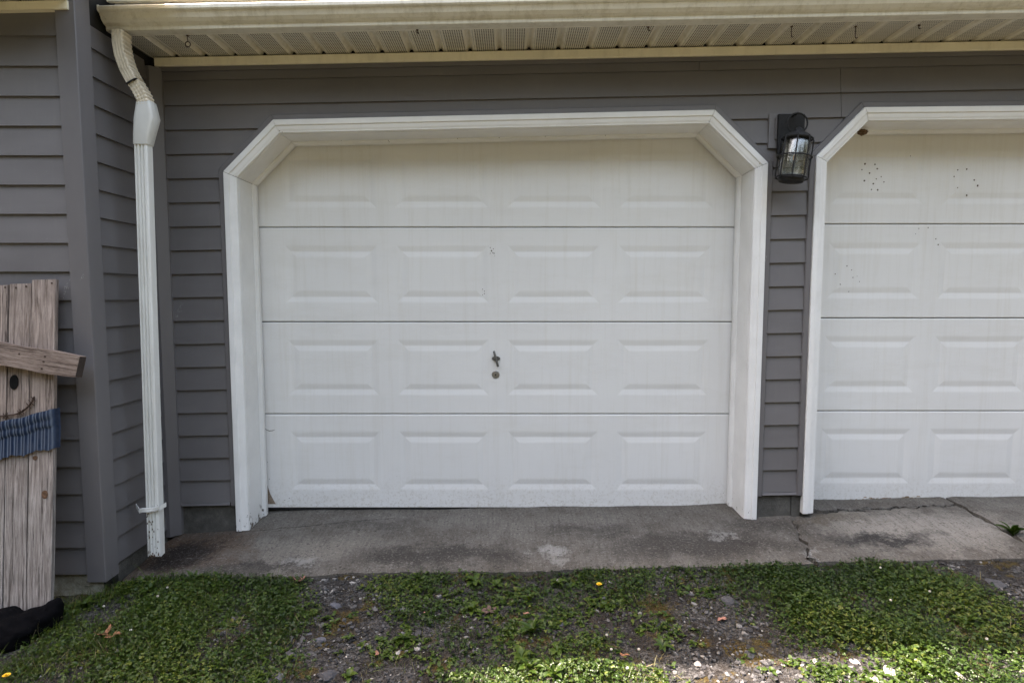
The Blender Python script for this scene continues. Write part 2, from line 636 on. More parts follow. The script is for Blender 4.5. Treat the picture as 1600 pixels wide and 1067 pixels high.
M['cloth_black'] = plain('black_cloth', (.0035, .0035, .0042), .98, .4, 90, .8, spec=.05)
M['mud'] = plain('nest_mud', (.13, .075, .035), .95, .4, 120, .9)
M['white'] = plain('white_mark', (.62, .62, .60), .8, .15, 60, .2)
M['smear'] = plain('chalky_mark', (.36, .36, .36), .8, .15, 60, .2)
M['brass'] = plain('amber_filament', (.75, .33, .08), .35, .1, 50, .05)
M['greyplate'] = plain('mounting_vinyl', (.16, .152, .155), .5, .08, 9, .05)


def mat_cloth():
    t = NT('striped_scarf')
    tc = t.n('ShaderNodeTexCoord')
    x, y, z = t.xyz(tc.outputs['Object'])
    wob = t.noise(14, 3, .6, tc.outputs['Object'])
    ph = t.math('ADD', t.math('MULTIPLY', x, 70), t.math('MULTIPLY', wob, .25))
    f = t.math('ABSOLUTE', t.math('SUBTRACT', t.math('FRACT', ph), .5))
    c = t.ramp(f, [(.08, (.010, .016, .034)), (.24, (.026, .042, .076)), (.36, (.050, .074, .115)), (.46, (.145, .17, .21))])
    worn = t.noise(10, 6, .7, tc.outputs['Object'])
    c = t.mix(t.ramp(worn, [(.42, 0), (.70, .45)]), c, (.085, .095, .115))
    w = t.noise(320, 2, .6, tc.outputs['Object'])
    c = t.mix(t.math('MULTIPLY', w, .45), c, (.02, .032, .06))
    nr = t.bump(w, .4, .002)
    return t.done(c, .95, nr, spec=.1)


def mat_glass():
    t = NT('seeded_glass')
    nr = t.bump(t.noise(45, 2, .5, t.mapping((1, 1, .4))), .35, .005)
    tr = t.n('ShaderNodeBsdfTransparent')
    tr.inputs['Color'].default_value = (.93, .95, .94, 1)
    gl = t.n('ShaderNodeBsdfGlossy')
    gl.inputs['Roughness'].default_value = .22
    t.l(nr, gl.inputs['Normal'])
    lw = t.n('ShaderNodeLayerWeight')
    lw.inputs['Blend'].default_value = .28
    t.l(nr, lw.inputs['Normal'])
    mx = t.n('ShaderNodeMixShader')
    t.l(t.math('MULTIPLY_ADD', lw.outputs['Fresnel'], .8, .11, clamp=True), mx.inputs[0])
    t.l(tr.outputs[0], mx.inputs[1])
    t.l(gl.outputs[0], mx.inputs[2])
    t.l(mx.outputs[0], t.out.inputs[0])
    return t.m


M['scarf'] = mat_cloth()
M['glass'] = mat_glass()
M['grass'] = mat_leaf('grass_blades', [(0, (.018, .036, .004)), (.45, (.050, .082, .010)), (.8, (.088, .120, .018)), (.93, (.15, .135, .045)), (1, (.26, .21, .11))])
M['clover'] = mat_leaf('clover_leaves', [(0, (.012, .028, .004)), (.5, (.030, .062, .008)), (.85, (.062, .105, .013)), (1, (.12, .145, .022))])
M['weed'] = mat_leaf('weed_leaves', [(0, (.020, .042, .005)), (.5, (.042, .078, .009)), (.9, (.080, .122, .016)), (1, (.13, .125, .025))])
M['unseen_woods'] = mat_leaf('woodland_foliage', [(0, (.030, .026, .010)), (.5, (.040, .038, .013)), (.9, (.055, .050, .018)), (1, (.08, .07, .03))], .7, .2)
M['moss'] = mat_leaf('moss_tufts', [(0, (.040, .022, .005)), (.3, (.078, .050, .008)), (.6, (.100, .088, .011)), (1, (.080, .105, .013))], .9, .15)
M['pebble'] = mat_rnd('pebbles', [(0, (.016, .016, .018)), (.35, (.045, .045, .047)), (.6, (.105, .103, .103)), (.8, (.22, .215, .205)), (1, (.44, .41, .38))])
M['asphalt'] = plain('asphalt_lump', (.050, .050, .055), .9, .35, 45, 1.0)
M['whiterock'] = plain('pale_rock', (.30, .275, .25), .9, .35, 25, .9)
M['mortar'] = plain('pale_mortar', (.26, .255, .24), .95, .3, 90, .6)
M['bluerock'] = plain('slate_stone', (.062, .065, .078), .9, .3, 45, .7)
M['leaf_red'] = plain('dry_red_leaf', (.26, .12, .085), .75, .25, 30, .4)
M['leaf_brown'] = plain('dry_brown_leaf', (.20, .085, .04), .8, .3, 30, .5)
M['leaf_dark'] = plain('dark_dead_leaf', (.075, .045, .035), .8, .3, 30, .5)
M['petal'] = plain('yellow_petals', (.72, .46, .015), .6, .15, 60, .2)
M['clover_white'] = plain('white_florets', (.66, .62, .56), .7, .15, 90, .2)
M['stem'] = plain('green_stem', (.07, .10, .03), .6)

# ------------------------------------------------------------------ setting: ground and concrete apron
gx = np.unique(np.concatenate([-np.geomspace(3.6, 260, 14), np.arange(-3.6, 3.61, .03), np.geomspace(3.6, 260, 14)]))
gy = np.unique(np.concatenate([-np.geomspace(2.2, 260, 16), np.arange(-2.2, -.3, .03), np.arange(-.3, 1.2, .15), np.geomspace(1.2, 260, 12)]))
XX, YY = np.meshgrid(gx, gy)
ZZ = ground_z(XX, YY)
near = (np.abs(XX) < 3.5) & (YY > -2.2) & (YY < -.4)
ZZ = ZZ + np.where(near, rng.normal(0, .003, ZZ.shape), 0)
nx, ny = len(gx), len(gy)
idx = np.arange(nx * ny).reshape(ny, nx)
q = np.stack([idx[:-1, :-1], idx[:-1, 1:], idx[1:, 1:], idx[1:, :-1]], -1).reshape(-1, 4)
tr = np.concatenate([q[:, [0, 1, 2]], q[:, [0, 2, 3]]])
tag(link('ground', tris_mesh('ground', np.stack([XX, YY, ZZ], -1).reshape(-1, 3), tr, M['ground'], None, True)), kind='structure')

apron = link('concrete_apron', None)
tag(apron, kind='structure')
FRONT = -.487


def jag(t, s, amp=.012):
    return amp * (math.sin(37 * t + s) + .7 * math.sin(83 * t + 2.1 * s) + .5 * math.sin(171 * t + 3.3 * s)) * .6


def make_slab(fl, fr, fb, ff, nu, nv, dz=0.0, seed=0, thick=.11, tilt=0.0):
    m = MB()
    top = []
    for j in range(nv + 1):
        v = j / nv
        row = []
        for i in range(nu + 1):
            u = i / nu
            y0 = ff(0) * (1 - v) + fb(0) * v
            xa, xb = fl(y0), fr(y0)
            x = xa * (1 - u) + xb * u
            y = ff(x) * (1 - v) + fb(x) * v
            k = max(-.5, min(.25, y))
            z = slab_z(x) + (.012 + .06 * max(0, min(1, (1.3 - x) / 2.8))) * max(0, k + .02) - .075 * max(0, -k - .03) + dz + tilt * (x - 1.5)
            z += .0035 * math.sin(5 * x + 3 * y + seed) + .002 * math.sin(13 * x - 9 * y + seed) + random.gauss(0, .0006)
            edge = min(i, nu - i, j, nv - j)
            if edge == 0:
                z -= .006 + random.random() * .003
            row.append((x, y, z))
        top.append(row)
    n = nu + 1
    vs = [p for r in top for p in r]
    fs = [(j * n + i, j * n + i + 1, (j + 1) * n + i + 1, (j + 1) * n + i) for j in range(nv) for i in range(nu)]
    ring = [(0, i) for i in range(nu + 1)] + [(j, nu) for j in range(1, nv + 1)] + [(nv, i) for i in range(nu - 1, -1, -1)] + [(j, 0) for j in range(nv - 1, 0, -1)]
    b = len(vs)
    for (j, i) in ring:
        x, y, z = top[j][i]
        vs.append((x, y, z - thick))
    for k in range(len(ring)):
        a, c = ring[k], ring[(k + 1) % len(ring)]
        fs.append((a[0] * n + a[1], b + k, b + (k + 1) % len(ring), c[0] * n + c[1]))
    m.add(vs, fs)
    return m.build('slab', M['concrete'], apron, smooth=True, fix=False, angle=50)


def crack1(y):
    return 1.555 + .27 * min(0, max(y, -.5)) + jag(y, 1.3, .02)


def crack2(y):
    return 2.535 + .03 * y + jag(y, 4.2, .012)


def crack3(x):
    return .045 + .05 * (x - 1.6) + jag(x, 2.2, .016)


front = lambda x: FRONT - .006 * math.sin(3 * x) + jag(x * .6, .5, .006) - .06 * max(0, x - 2.2)
back = lambda x: 1.2
make_slab(lambda y: -1.87, lambda y: crack1(y) - .011 - .004 * math.sin(19 * y), back, front, 120, 40, 0, 0)
make_slab(lambda y: crack1(y) + .008, lambda y: crack2(y) - .010, lambda x: crack3(x) - .008, front, 46, 22, .004, 3, tilt=.006)
make_slab(lambda y: crack1(y) + .008, lambda y: crack2(y) - .010, back, lambda x: crack3(x) + .008, 46, 14, .014, 6)
make_slab(lambda y: crack2(y) + .010, lambda y: 4.9, back, front, 60, 30, .010, 8)
# floor under the cracks keeps them dark
MB().box(-1.86, 4.8, -.46, 1.19, -.20, -.115).build('crack_bed', M['dark'], apron)
# weathered patch of crumbled mortar along the middle crack
mm = MB()
for i in range(190):
    x = 1.75 + random.random() ** .8 * .75
    y = crack3(x) + random.gauss(0, .012)
    s = random.uniform(.003, .009)
    z = slab_z(x) + .004
    vs = [(x + random.gauss(0, s), y + random.gauss(0, s), z + random.uniform(-.004, s)) for _ in range(5)]
    mm.add(vs, [(0, 1, 2), (0, 2, 3), (0, 3, 4), (1, 2, 4)])
tag(mm.build('crumbled_concrete', M['block'], apron), kind='stuff')
mm = MB()
for i in range(130):
    y = -.37 - random.random() * .11
    x = crack1(y) + random.gauss(.012, .005)
    s = random.uniform(.0015, .0045)
    z = slab_z(x) - .075 * (-y - .03) + .003
    vs = [(x + random.gauss(0, s), y + random.gauss(0, s), z + random.uniform(-.004, .001)) for _ in range(5)]
    mm.add(vs, [(0, 1, 2), (0, 2, 3), (0, 3, 4), (1, 2, 4)])
tag(mm.build('crack_filler', M['mortar'], apron), kind='stuff')

# ------------------------------------------------------------------ door frames geometry
TILT = .0187


def frame_path(xl, xr, zb_l, zb_r, z1, z2, x1, x2, zt1, zt2):
    return [(xl, zb_l), (xl, z1), (x1, zt1), (x2, zt2), (xr, z2), (xr, zb_r)]


FR1 = frame_path(-1.513, 1.340, -.036, .030, 1.899, 1.944, -1.2435, 1.054, 2.164, 2.214)
FR2 = frame_path(1.590, 4.440, .062, .080, 1.978, 2.000, 1.8325, 4.195, 2.227, 2.250)


def offset_path(path, u):
    pts = []
    n = len(path)
    for i in range(n):
        def nrm(a, b):
            d = Vector((b[0] - a[0], b[1] - a[1]))
            d.normalize()
            return Vector((d.y, -d.x))
        p = Vector(path[i])
        if i == 0:
            q = p + nrm(path[0], path[1]) * u
        elif i == n - 1:
            q = p + nrm(path[-2], path[-1]) * u
        else:
            a, b = nrm(path[i - 1], path[i]), nrm(path[i], path[i + 1])
            m = (a + b)
            q = p + m * (u / (m.dot(a)))
        pts.append(q)
    return pts


def sweep(path, i, prof, gap=.0010):
    r0, r1 = [], []
    for u, y in prof:
        op = offset_path(path, u)
        a, b = op[i], op[i + 1]
        d = (b - a).normalized()
        a2, b2 = a + d * gap, b - d * gap
        r0.append((a2.x, y, a2.y))
        r1.append((b2.x, y, b2.y))
    k = 12
    rings = []
    for s in range(k + 1):
        t = s / k
        rings.append([tuple(Vector(p) * (1 - t) + Vector(q_) * t) for p, q_ in zip(r0, r1)])
    return MB().loft(rings)


# ------------------------------------------------------------------ garage front wall
wall = thing('garage_wall', 'grey vinyl clapboard garage wall around and between the white overhead doors', 'wall', (0, 0, 0))
WX0, WX1 = -1.885, 4.9


def outline_top(path, x):
    """Height of the opening's outer edge at x, or None outside it."""
    op = [(p.x, p.y) for p in offset_path(path, -.022)]
    if x < op[0][0] or x > op[-1][0]:
        return None
    for a, b in zip(op[1:-2], op[2:-1]):
        if a[0] <= x <= b[0]:
            return a[1] + (b[1] - a[1]) * (x - a[0]) / (b[0] - a[0])
    return op[2][1]


def course_z(k, x):
    return .118 + .125 * k + TILT * (x + 1.7)


def board_mb(cols, zf, e=.125):
    """cols: (xa, xb, loa, lob, hia, hib) along one course; one wedge-shaped board with a butt edge."""
    m = MB()
    for xa, xb, loa, lob, hia, hib in cols:
        def yy(x, z):
            t = (z - zf(x)) / e
            return -.0145 + .0115 * max(0, min(1.05, t))
        P = [(xa, yy(xa, loa), loa), (xb, yy(xb, lob), lob), (xb, yy(xb, hib), hib), (xa, yy(xa, hia), hia)]
        m.add(P + [(x, -.0003, z) for x, y, z in P], [(0, 1, 2, 3), (0, 4, 5, 1), (3, 2, 6, 7), (1, 5, 6, 2), (0, 3, 7, 4)])
    return m


def clip_course(k, seams):
    zf = lambda x: course_z(k, x)
    e = .125
    top_lim = lambda x: 2.438 + TILT * (x + 1.88) - .004
    xs = set([WX0, WX1])
    for s in seams:
        xs |= {s - .0012, s + .0012}
    for pth in (FR1, FR2):
        op = [(p.x, p.y) for p in offset_path(pth, -.022)]
        for p in op[1:-1]:
            xs |= {p[0] - 1e-5, p[0] + 1e-5}
        for a, b in zip(op[1:-2], op[2:-1]):      # where the sloping corner leaves this course
            for off in (0, e):
                fa, fb = a[1] - zf(a[0]) - off, b[1] - zf(b[0]) - off
                if fa * fb < 0:
                    t = fa / (fa - fb)
                    xs.add(a[0] + (b[0] - a[0]) * t)
    xs = sorted(xs)
    groups, cur = [], []
    for xa, xb in zip(xs[:-1], xs[1:]):
        if xb - xa < 1e-4:
            continue
        mid = (xa + xb) / 2
        if any(abs(mid - s) < .0012 for s in seams):
            if cur:
                groups.append(cur)
                cur = []
            continue

        def lo(x):
            z = zf(x)
            for pth in (FR1, FR2):
                op0, op1 = pth[0][0] - .022, pth[-1][0] + .022
                if op0 < mid < op1:
                    xx = min(max(x, op0 + 1e-4), op1 - 1e-4)
                    z = max(z, outline_top(pth, xx))
            return z
        loa, lob = lo(xa), lo(xb)
        hia, hib = min(zf(xa) + e - .0004, top_lim(xa)), min(zf(xb) + e - .0004, top_lim(xb))
        if max(hia - loa, hib - lob) < .004:
            if cur:
                groups.append(cur)
                cur = []
            continue
        cur.append((xa, xb, min(loa, hia), min(lob, hib), hia, hib))
    if cur:
        groups.append(cur)
    return [board_mb(g, zf) for g in groups]


for k in range(19):
    seams = []
    if k == 17:
        seams = [at_y(1312, 130, 0).x]
    if k == 18:
        seams = [at_y(1092, 100, 0).x]
    if k == 16:
        seams = [at_y(1312, 165, 0).x + .003]
    for mb in clip_course(k, seams):
        mb.build('siding_board', M['vinyl'], wall)
# the sheet behind the boards, above the openings and beside them
def backing():
    m = MB()
    z_top = 2.60
    xs = [WX0, FR1[0][0] + .01, FR1[2][0], FR1[3][0], FR1[5][0] - .01, FR2[0][0] + .01, FR2[2][0], FR2[3][0], FR2[5][0] - .01, WX1]
    m.box(WX0, FR1[0][0] + .03, .0, .10, .10, z_top)
    m.box(FR1[5][0] - .03, FR2[0][0] + .03, .0, .10, course_z(0, 1.37) - .006, z_top)
    m.box(FR2[5][0] - .03, WX1, .0, .10, .10, z_top)
    for pth in (FR1, FR2):
        op = [(p.x, p.y) for p in offset_path(pth, .02)]
        a = op[1:5]
        for (x0, z0), (x1, z1) in zip(a[:-1], a[1:]):
            m.loft([[(x0, 0, z0), (x0, .1, z0), (x0, .1, z_top), (x0, 0, z_top)], [(x1, 0, z1), (x1, .1, z1), (x1, .1, z_top), (x1, 0, z_top)]])
    return m


backing().build('sheathing', M['dark'], wall)
# foundation blocks under the siding
for xa, xb in ((WX0 + .001, -1.519), (1.346, 1.538), (1.5415, 1.592)):
    z0 = slab_z((xa + xb) / 2)
    MB().box(xa, xb, .0005, .12, z0 - .12, course_z(0, xa) - .012).build('foundation_block', M['block'], wall, bevel=.004)
# starter strips
for xa, xb in ((WX0 + .05, -1.548), (1.372, 1.560), (4.475, WX1)):
    z0, z1 = course_z(0, xa), course_z(0, xb)
    MB().loft([[(xa, -.020, z0 - .014), (xa, .0, z0 - .016), (xa, .0, z0 - .002), (xa, -.016, z0 - .002)],
               [(xb, -.020, z1 - .014), (xb, .0, z1 - .016), (xb, .0, z1 - .002), (xb, -.016, z1 - .002)]]).build('starter_strip', M['trim'], wall)
# J-channels round the two openings
jprof = [(-.030, -.016), (-.026, -.022), (-.003, -.023), (-.0005, -.019), (-.0005, -.0004), (-.030, -.0004)]
for pth in (FR1, FR2):
    p2 = [tuple(p) for p in pth]
    p2[0] = (p2[0][0], course_z(0, p2[0][0]) - .018)
    p2[-1] = (p2[-1][0], course_z(0, p2[-1][0]) - .018)
    for i in range(5):
        sweep(p2, i, jprof).build('channel_trim', M['trim'], wall)
# inner corner post where the garage meets the house wall
MB().loft([[(-1.872, -.060, z), (-1.858, -.062, z), (-1.846, -.050, z), (-1.818, -.022, z), (-1.816, -.0005, z), (-1.884, -.0005, z), (-1.884, -.060, z)]
           for z in (slab_z(-1.85) + .010, 1.2, 2.425)]).build('corner_trim', M['trim'], wall)


def smear(px, py, w, h, n, seed, parent, y):
    rr = random.Random(seed)
    m = MB()
    for _ in range(n * 2):
        t = rr.random()
        x = px + w * (t - .5) + rr.gauss(0, w * .16)
        yy = py - h * (t - .5) + rr.gauss(0, h * .10)
        p = at_y(x, yy, y)
        a = rr.uniform(.0005, .0013)
        l = a * rr.uniform(1, 5.5)
        m.add([p + Vector((-a * .4, 0, -l)), p + Vector((a * .4, -.0002, -l * .6)), p + Vector((a + l * .4, 0, l)), p + Vector((l * .35 - a * .2, -.0002, l * .9))], [(0, 1, 2, 3)])
    return m.build('white_smear', M['smear'], parent)


smear(278, 488, 12, 26, 15, 2, wall, -.0155)
smear(1196, 405, 3, 12, 8, 3, wall, -.0305)

# shell of the garage behind the wall keeps the inside dark
shell = MB()
shell.box(4.88, 4.98, .11, 5.5, -.3, 2.6)
shell.box(-1.9, 4.98, 5.5, 5.6, -.3, 2.6)
shell.box(-1.98, -1.90, .11, 5.5, -.3, 2.6)
shell.build('rear_shell', M['trim'], wall)

# ------------------------------------------------------------------ door frames
def make_frame(path, label, deep=.20):
    t = thing('door_frame', label, 'door frame', ((path[0][0] + path[-1][0]) / 2, 0, path[0][1]))
    inv = Matrix.Translation(-t.location)
    cas = [(0, -.0006), (0, -.030), (.003, -.033), (.028, -.033), (.032, -.027), (.050, -.024), (.058, -.020), (.063, -.020), (.066, -.015), (.066, -.0006)]
    jam = [(.030, .0008), (.0675, .0008), (.0675, deep), (.030, deep)]
    stp = [(.068, .150), (.074, .152), (.077, .158), (.083, .166), (.084, .170), (.084, .192), (.068, .192)]
    for i in range(5):
        for nm, pr, bump_ in (('casing', cas, 0), ('jamb', jam, 0), ('door_stop', stp, 0)):
            o = sweep(path, i, pr).build(nm, M['frame'], t)
            o.matrix_parent_inverse = inv
    return t, inv


def nail_holes(t, inv, spots, y, r=.0022):
    m = MB()
    for px, py in spots:
        p = at_y(px, py, y)
        n = 6
        m.add([(p.x + r * math.cos(2 * math.pi * k / n), y - .0006, p.z + r * math.sin(2 * math.pi * k / n)) for k in range(n)], [tuple(range(n))[::-1]])
    o = m.build('nail_hole', M['pit'], t, fix=False)
    tag(o, kind='stuff')
    o.matrix_parent_inverse = inv


f1, inv1 = make_frame(FR1, 'white clipped-corner door frame around the complete middle garage door')
f2, inv2 = make_frame(FR2, 'white clipped-corner door frame on the right with a mud nest under its head')
nail_holes(f1, inv1, [(437, 205), (441, 207), (369, 276), (1108, 190), (1183, 262), (1187, 256)], -.034)
nail_holes(f1, inv1, [(533, 220), (607, 220), (608, 222), (852, 213.5), (946, 212), (780, 215.5), (715, 217)], .149)

# ------------------------------------------------------------------ garage doors
YD = .205


def make_door(x0, zb, label, seam_z, tilt=0.0):
    t = thing('garage_door', label, 'garage door', (x0 + 1.3715, YD, zb))
    w = 2.743
    L = lambda z: z - zb
    secs = list(zip(seam_z[:-1], seam_z[1:]))
    px = [(.169 + .633 * i, .169 + .633 * i + .527) for i in range(4)]
    cut = [1.36, 1.36]
    xo = -1.3715
    for si, (za, zc) in enumerate(secs):
        za, zc = za - zb + (.0025 if si else 0), zc - zb - .0025
        lo, hi = za + .105, zc - .098
        cols = [0] + [v for p in px for v in p] + [w]
        rows = [za + .004, lo, hi, zc - .004]
        m = MB()
        vs = [(xo + x, 0, z) for z in rows for x in cols]
        nc = len(cols)
        fs = []
        for r in range(3):
            for c in range(nc - 1):
                if r == 1 and c % 2 == 1:
                    continue
                fs.append((r * nc + c, r * nc + c + 1, (r + 1) * nc + c + 1, (r + 1) * nc + c))
        m.add(vs, fs)
        x0_, x1_ = xo, xo + w
        m.add([(x0_, 0, rows[0]), (x1_, 0, rows[0]), (x1_, .004, za), (x0_, .004, za), (x0_, .045, za), (x1_, .045, za)], [(0, 3, 2, 1), (3, 4, 5, 2)])
        m.add([(x0_, 0, rows[3]), (x1_, 0, rows[3]), (x1_, .004, zc), (x0_, .004, zc), (x0_, .045, zc), (x1_, .045, zc)], [(0, 1, 2, 3), (3, 2, 5, 4)])
        m.add([(x0_, .045, za), (x1_, .045, za), (x1_, .045, zc), (x0_, .045, zc)], [(0, 3, 2, 1)])
        for xx, fl in ((x0_, 0), (x1_, 1)):
            f = (0, 1, 2, 3, 4, 5) if fl else (5, 4, 3, 2, 1, 0)
            m.add([(xx, 0, rows[0]), (xx, .004, za), (xx, .045, za), (xx, .045, zc), (xx, .004, zc), (xx, 0, rows[3])], [f])
        sec = m.build('door_section', M['door'], t, fix=False)
        for a, b in px:
            p = MB()
            rings = []
            for ins, y in ((0, 0), (.008, .0006), (.033, .0042), (.039, .0042), (.064, .0006), (.072, 0)):
                rings.append([(xo + a + ins, y, lo + ins), (xo + b - ins, y, lo + ins), (xo + b - ins, y, hi - ins), (xo + a + ins, y, hi - ins)])
            p.loft(rings, caps=False)
            p.add(rings[-1], [(0, 1, 2, 3)])
            p.build('raised_panel', M['door'], sec, fix=False)
        if si == 0:
            MB().box(xo, xo + w, .008, .040, za - .012, za - .0005).build('bottom_seal', M['rubber'], sec)
    # dark strip behind the section joints
    for z in seam_z[1:-1]:
        MB().box(xo, xo + w, .020, .028, z - zb - .0024, z - zb + .0024).build('section_joint', M['dark'], t)
    return t


d1 = make_door(-1.462, .010, 'whole white panelled garage door with T handle, between both grey wall strips', [.010, .5675, 1.102, 1.638, 2.144])
d2 = make_door(1.628, .048, 'white panelled garage door on the right, peppered with small rusty dents', [.048, .585, 1.124, 1.656, 2.165])


def on_door(door, px, py):
    return at_y(px, py, YD) - Vector(door.location)


def spots(door, pts, name, mat, r=.006, kind='stuff'):
    rr = random.Random(len(pts))
    m = MB()
    for e in pts:
        c = on_door(door, e[0], e[1])
        q_ = (e[2] if len(e) > 2 else 1) * r * rr.uniform(.8, 1.2)
        n = 8
        outer = [(c.x + q_ * rr.uniform(.75, 1.15) * math.cos(2 * math.pi * k / n), -.0008, c.z + q_ * rr.uniform(.75, 1.2) * math.sin(2 * math.pi * k / n)) for k in range(n)]
        m.add(outer + [(c.x, -.0014, c.z)], [(k, n, (k + 1) % n)[::-1] for k in range(n)])
    o = m.build(name, mat, door, fix=True)
    if kind:
        tag(o, kind=kind)
    return o


z4 = lambda x, y: (1260 + x / 3.556, 180 + y / 3.556)
spots(d2, [(*z4(*p), s) for *p, s in [(325, 272, 1), (380, 275, 1.1), (308, 304, 1), (393, 299, .9), (350, 323, 1), (415, 343, 1), (388, 355, .7), (322, 365, 1), (430, 372, .9), (371, 382, 1), (361, 414, 1), (396, 416, 1),
      (578, 228, .5), (840, 305, 1), (890, 301, 1.1), (820, 342, .9), (932, 361, 1.1), (951, 393, 1.1), (840, 404, .8), (890, 446, 1.1)]], 'rusty_dent', M['pit'], .0047)
spots(d2, [(*z4(*p), s) for *p, s in [(624, 630, .8), (676, 626, .9), (606, 660, .6), (719, 688, .9), (732, 720, .9), (225, 838, .9), (251, 860, .9), (160, 883, .9), (258, 902, .9), (294, 925, .7), (188, 940, .7), (235, 980, .8), (281, 895, .5)]], 'rusty_dent', M['pit'], .0042)
spots(d1, [(766, 387, .7), (771, 389, .6), (768, 392, 1.1), (770, 395, .8), (772, 396, 1), (766, 396, .5), (773, 400, .4), (754, 452, .5), (757, 455, .5), (757, 459, .6), (754, 461, .6), (763, 385, .4)], 'paint_chip', M['pit'], .0042)
spots(d1, [(418, 722, .5), (421, 748, .6), (445, 781, .7), (452, 778, .6), (470, 770, .3), (1130, 770, .5), (1100, 775, .4), (620, 744, .4)], 'dirt_fleck', M['pit'], .004)
# torn skin at the lower left corner, crease above it
a, b, c = on_door(d1, 417.5, 757), on_door(d1, 417, 787), on_door(d1, 431, 787)
MB().add([(a.x, -.0012, a.z), (b.x, -.002, b.z), (c.x, -.0012, c.z), ((a.x + c.x) / 2 - .004, -.004, (a.z + c.z) / 2)], [(0, 1, 3), (1, 2, 3)]).build('torn_corner', M['torn'], d1)
pts = [on_door(d1, *p) for p in ((414, 668), (416, 671), (421, 673), (426, 672.5), (430, 671))]
MB().tube([(p.x, -.0006, p.z) for p in pts], [.0015, .0016, .002, .0016, .0006], 5).build('dent_crease', M['pit'], d1)
# rust along the bottom edge of the right door
rr = random.Random(5)
m = MB()
for i in range(46):
    x = 1325 + 125 * (rr.random() + rr.random()) / 2 + rr.gauss(0, 10)
    p = on_door(d2, x, 781 - abs(rr.gauss(0, 2.2)))
    s = rr.uniform(.003, .009)
    m.add([(p.x - s * 2.4, -.0010, max(p.z - s * .35, .002)), (p.x + s * 2.4, -.0010, max(p.z - s * .3, .002)), (p.x + s, -.0013, p.z + s * .7), (p.x - s, -.0013, p.z + s * .6)], [(0, 1, 2, 3)])
tag(m.build('rust_stain', M['ruststain'], d2, fix=False), kind='stuff')

# T handle and lock
h = on_door(d1, 775, 560)
m = MB()
m.loft([[(h.x + .016 * math.cos(a_) * (1.5 if ax else 1), y, h.z + .0135 * math.sin(a_)) for a_ in [2 * math.pi * k / 20 for k in range(20)]] for y, ax in ((-.0005, 1), (-.006, 1))])
plate = m.build('handle_plate', M['darksteel'], d1, smooth=True)
m = MB()
dirv = Vector((.26, 0, -.966))
ps = [Vector((h.x, -.021, h.z)) + dirv * s for s in (-.047, -.044, -.02, 0, .02, .044, .047)]
m.tube(ps, [.004, .0066, .0072, .0085, .0072, .0066, .004], 10)
m.tube([(h.x, -.0055, h.z), (h.x, -.021, h.z)], .007, 10)
m.build('t_handle', M['darksteel'], d1, smooth=True)
k_ = on_door(d1, 774.5, 585)
m = MB()
m.lathe((0, 0, 0), [(.0225, 0), (.0225, .003), (.019, .0055), (.016, .0045), (.0115, .005), (.0115, .009), (.002, .009)], 28)
ro = Matrix.Rotation(R(90), 3, 'X')
m.v = [tuple(ro @ Vector(v) + Vector((k_.x, -.0005, k_.z))) for v in m.v]
lock = m.build('lock_cylinder', M['steel'], d1, smooth=True)
MB().box(k_.x - .003, k_.x + .003, -.0108, -.0096, k_.z - .006, k_.z + .004).build('keyhole', M['dark'], lock)

# ------------------------------------------------------------------ eave over the doors
EV = lambda x: 2.43 + TILT * (x + 1.88)
eave = thing('garage_eave', 'vented cream soffit and roof edge overhanging the garage doors', 'eave', (0, -.1, 2.5))
einv = Matrix.Translation(-eave.location)


def epart(mb, name, mats, **kw):
    o = mb.build(name, mats, eave, **kw)
    o.matrix_parent_inverse = einv
    return o


def ext(prof, x0, x1, zf, nseg=1):
    rings = []
    for s in range(nseg + 1):
        x = x0 + (x1 - x0) * s / nseg
        rings.append([(x, y, zf(x) + z) for y, z in prof])
    return MB().loft(rings)


seamx = at_y(965, 85, 0).x
for xa, xb, dy in ((-1.845, seamx - .0006, 0), (seamx + .0006, 4.95, .0014)):
    epart(ext([(-.030 - dy, 0), (-.034 - dy, .004), (-.034 - dy, .041), (-.030 - dy, .045), (.0, .045), (.0, 0)], xa, xb, EV), 'frieze_trim', M['cream'])
epart(ext([(-.024, -.022), (-.024, -.0015), (.0, -.0015), (.0, -.022)], -1.83, 4.95, EV), 'shadow_strip', M['trim'])
pitch = .1525
x = -1.868
while x < 4.9:
    z = EV(x) + .052
    ya, yb = -.0345, -.2995
    ya2 = -.0005
    m = MB()
    pr = [(0, 0), (.006, 0), (.106, 0), (.112, .004), (.121, .019), (.131, .019), (.140, .004), (.1515, 0)]
    for i in range(len(pr) - 1):
        (xa, za), (xb, zb) = pr[i], pr[i + 1]
        s0, s1 = TILT * xa, TILT * xb
        m.add([(x + xa, ya2, z + za + s0), (x + xb, ya2, z + zb + s1), (x + xb, yb, z + zb + s1), (x + xa, yb, z + za + s0)], [(0, 1, 2, 3)[::-1]], 1 if i == 1 else 0)
    epart(m, 'soffit_panel', [M['soffit'], M['perf']], fix=False)
    x += pitch
epart(ext([(-.3005, .046), (-.3005, .190), (-.276, .190), (-.276, .046)], -1.86, 4.95, EV), 'fascia', M['soffit'])
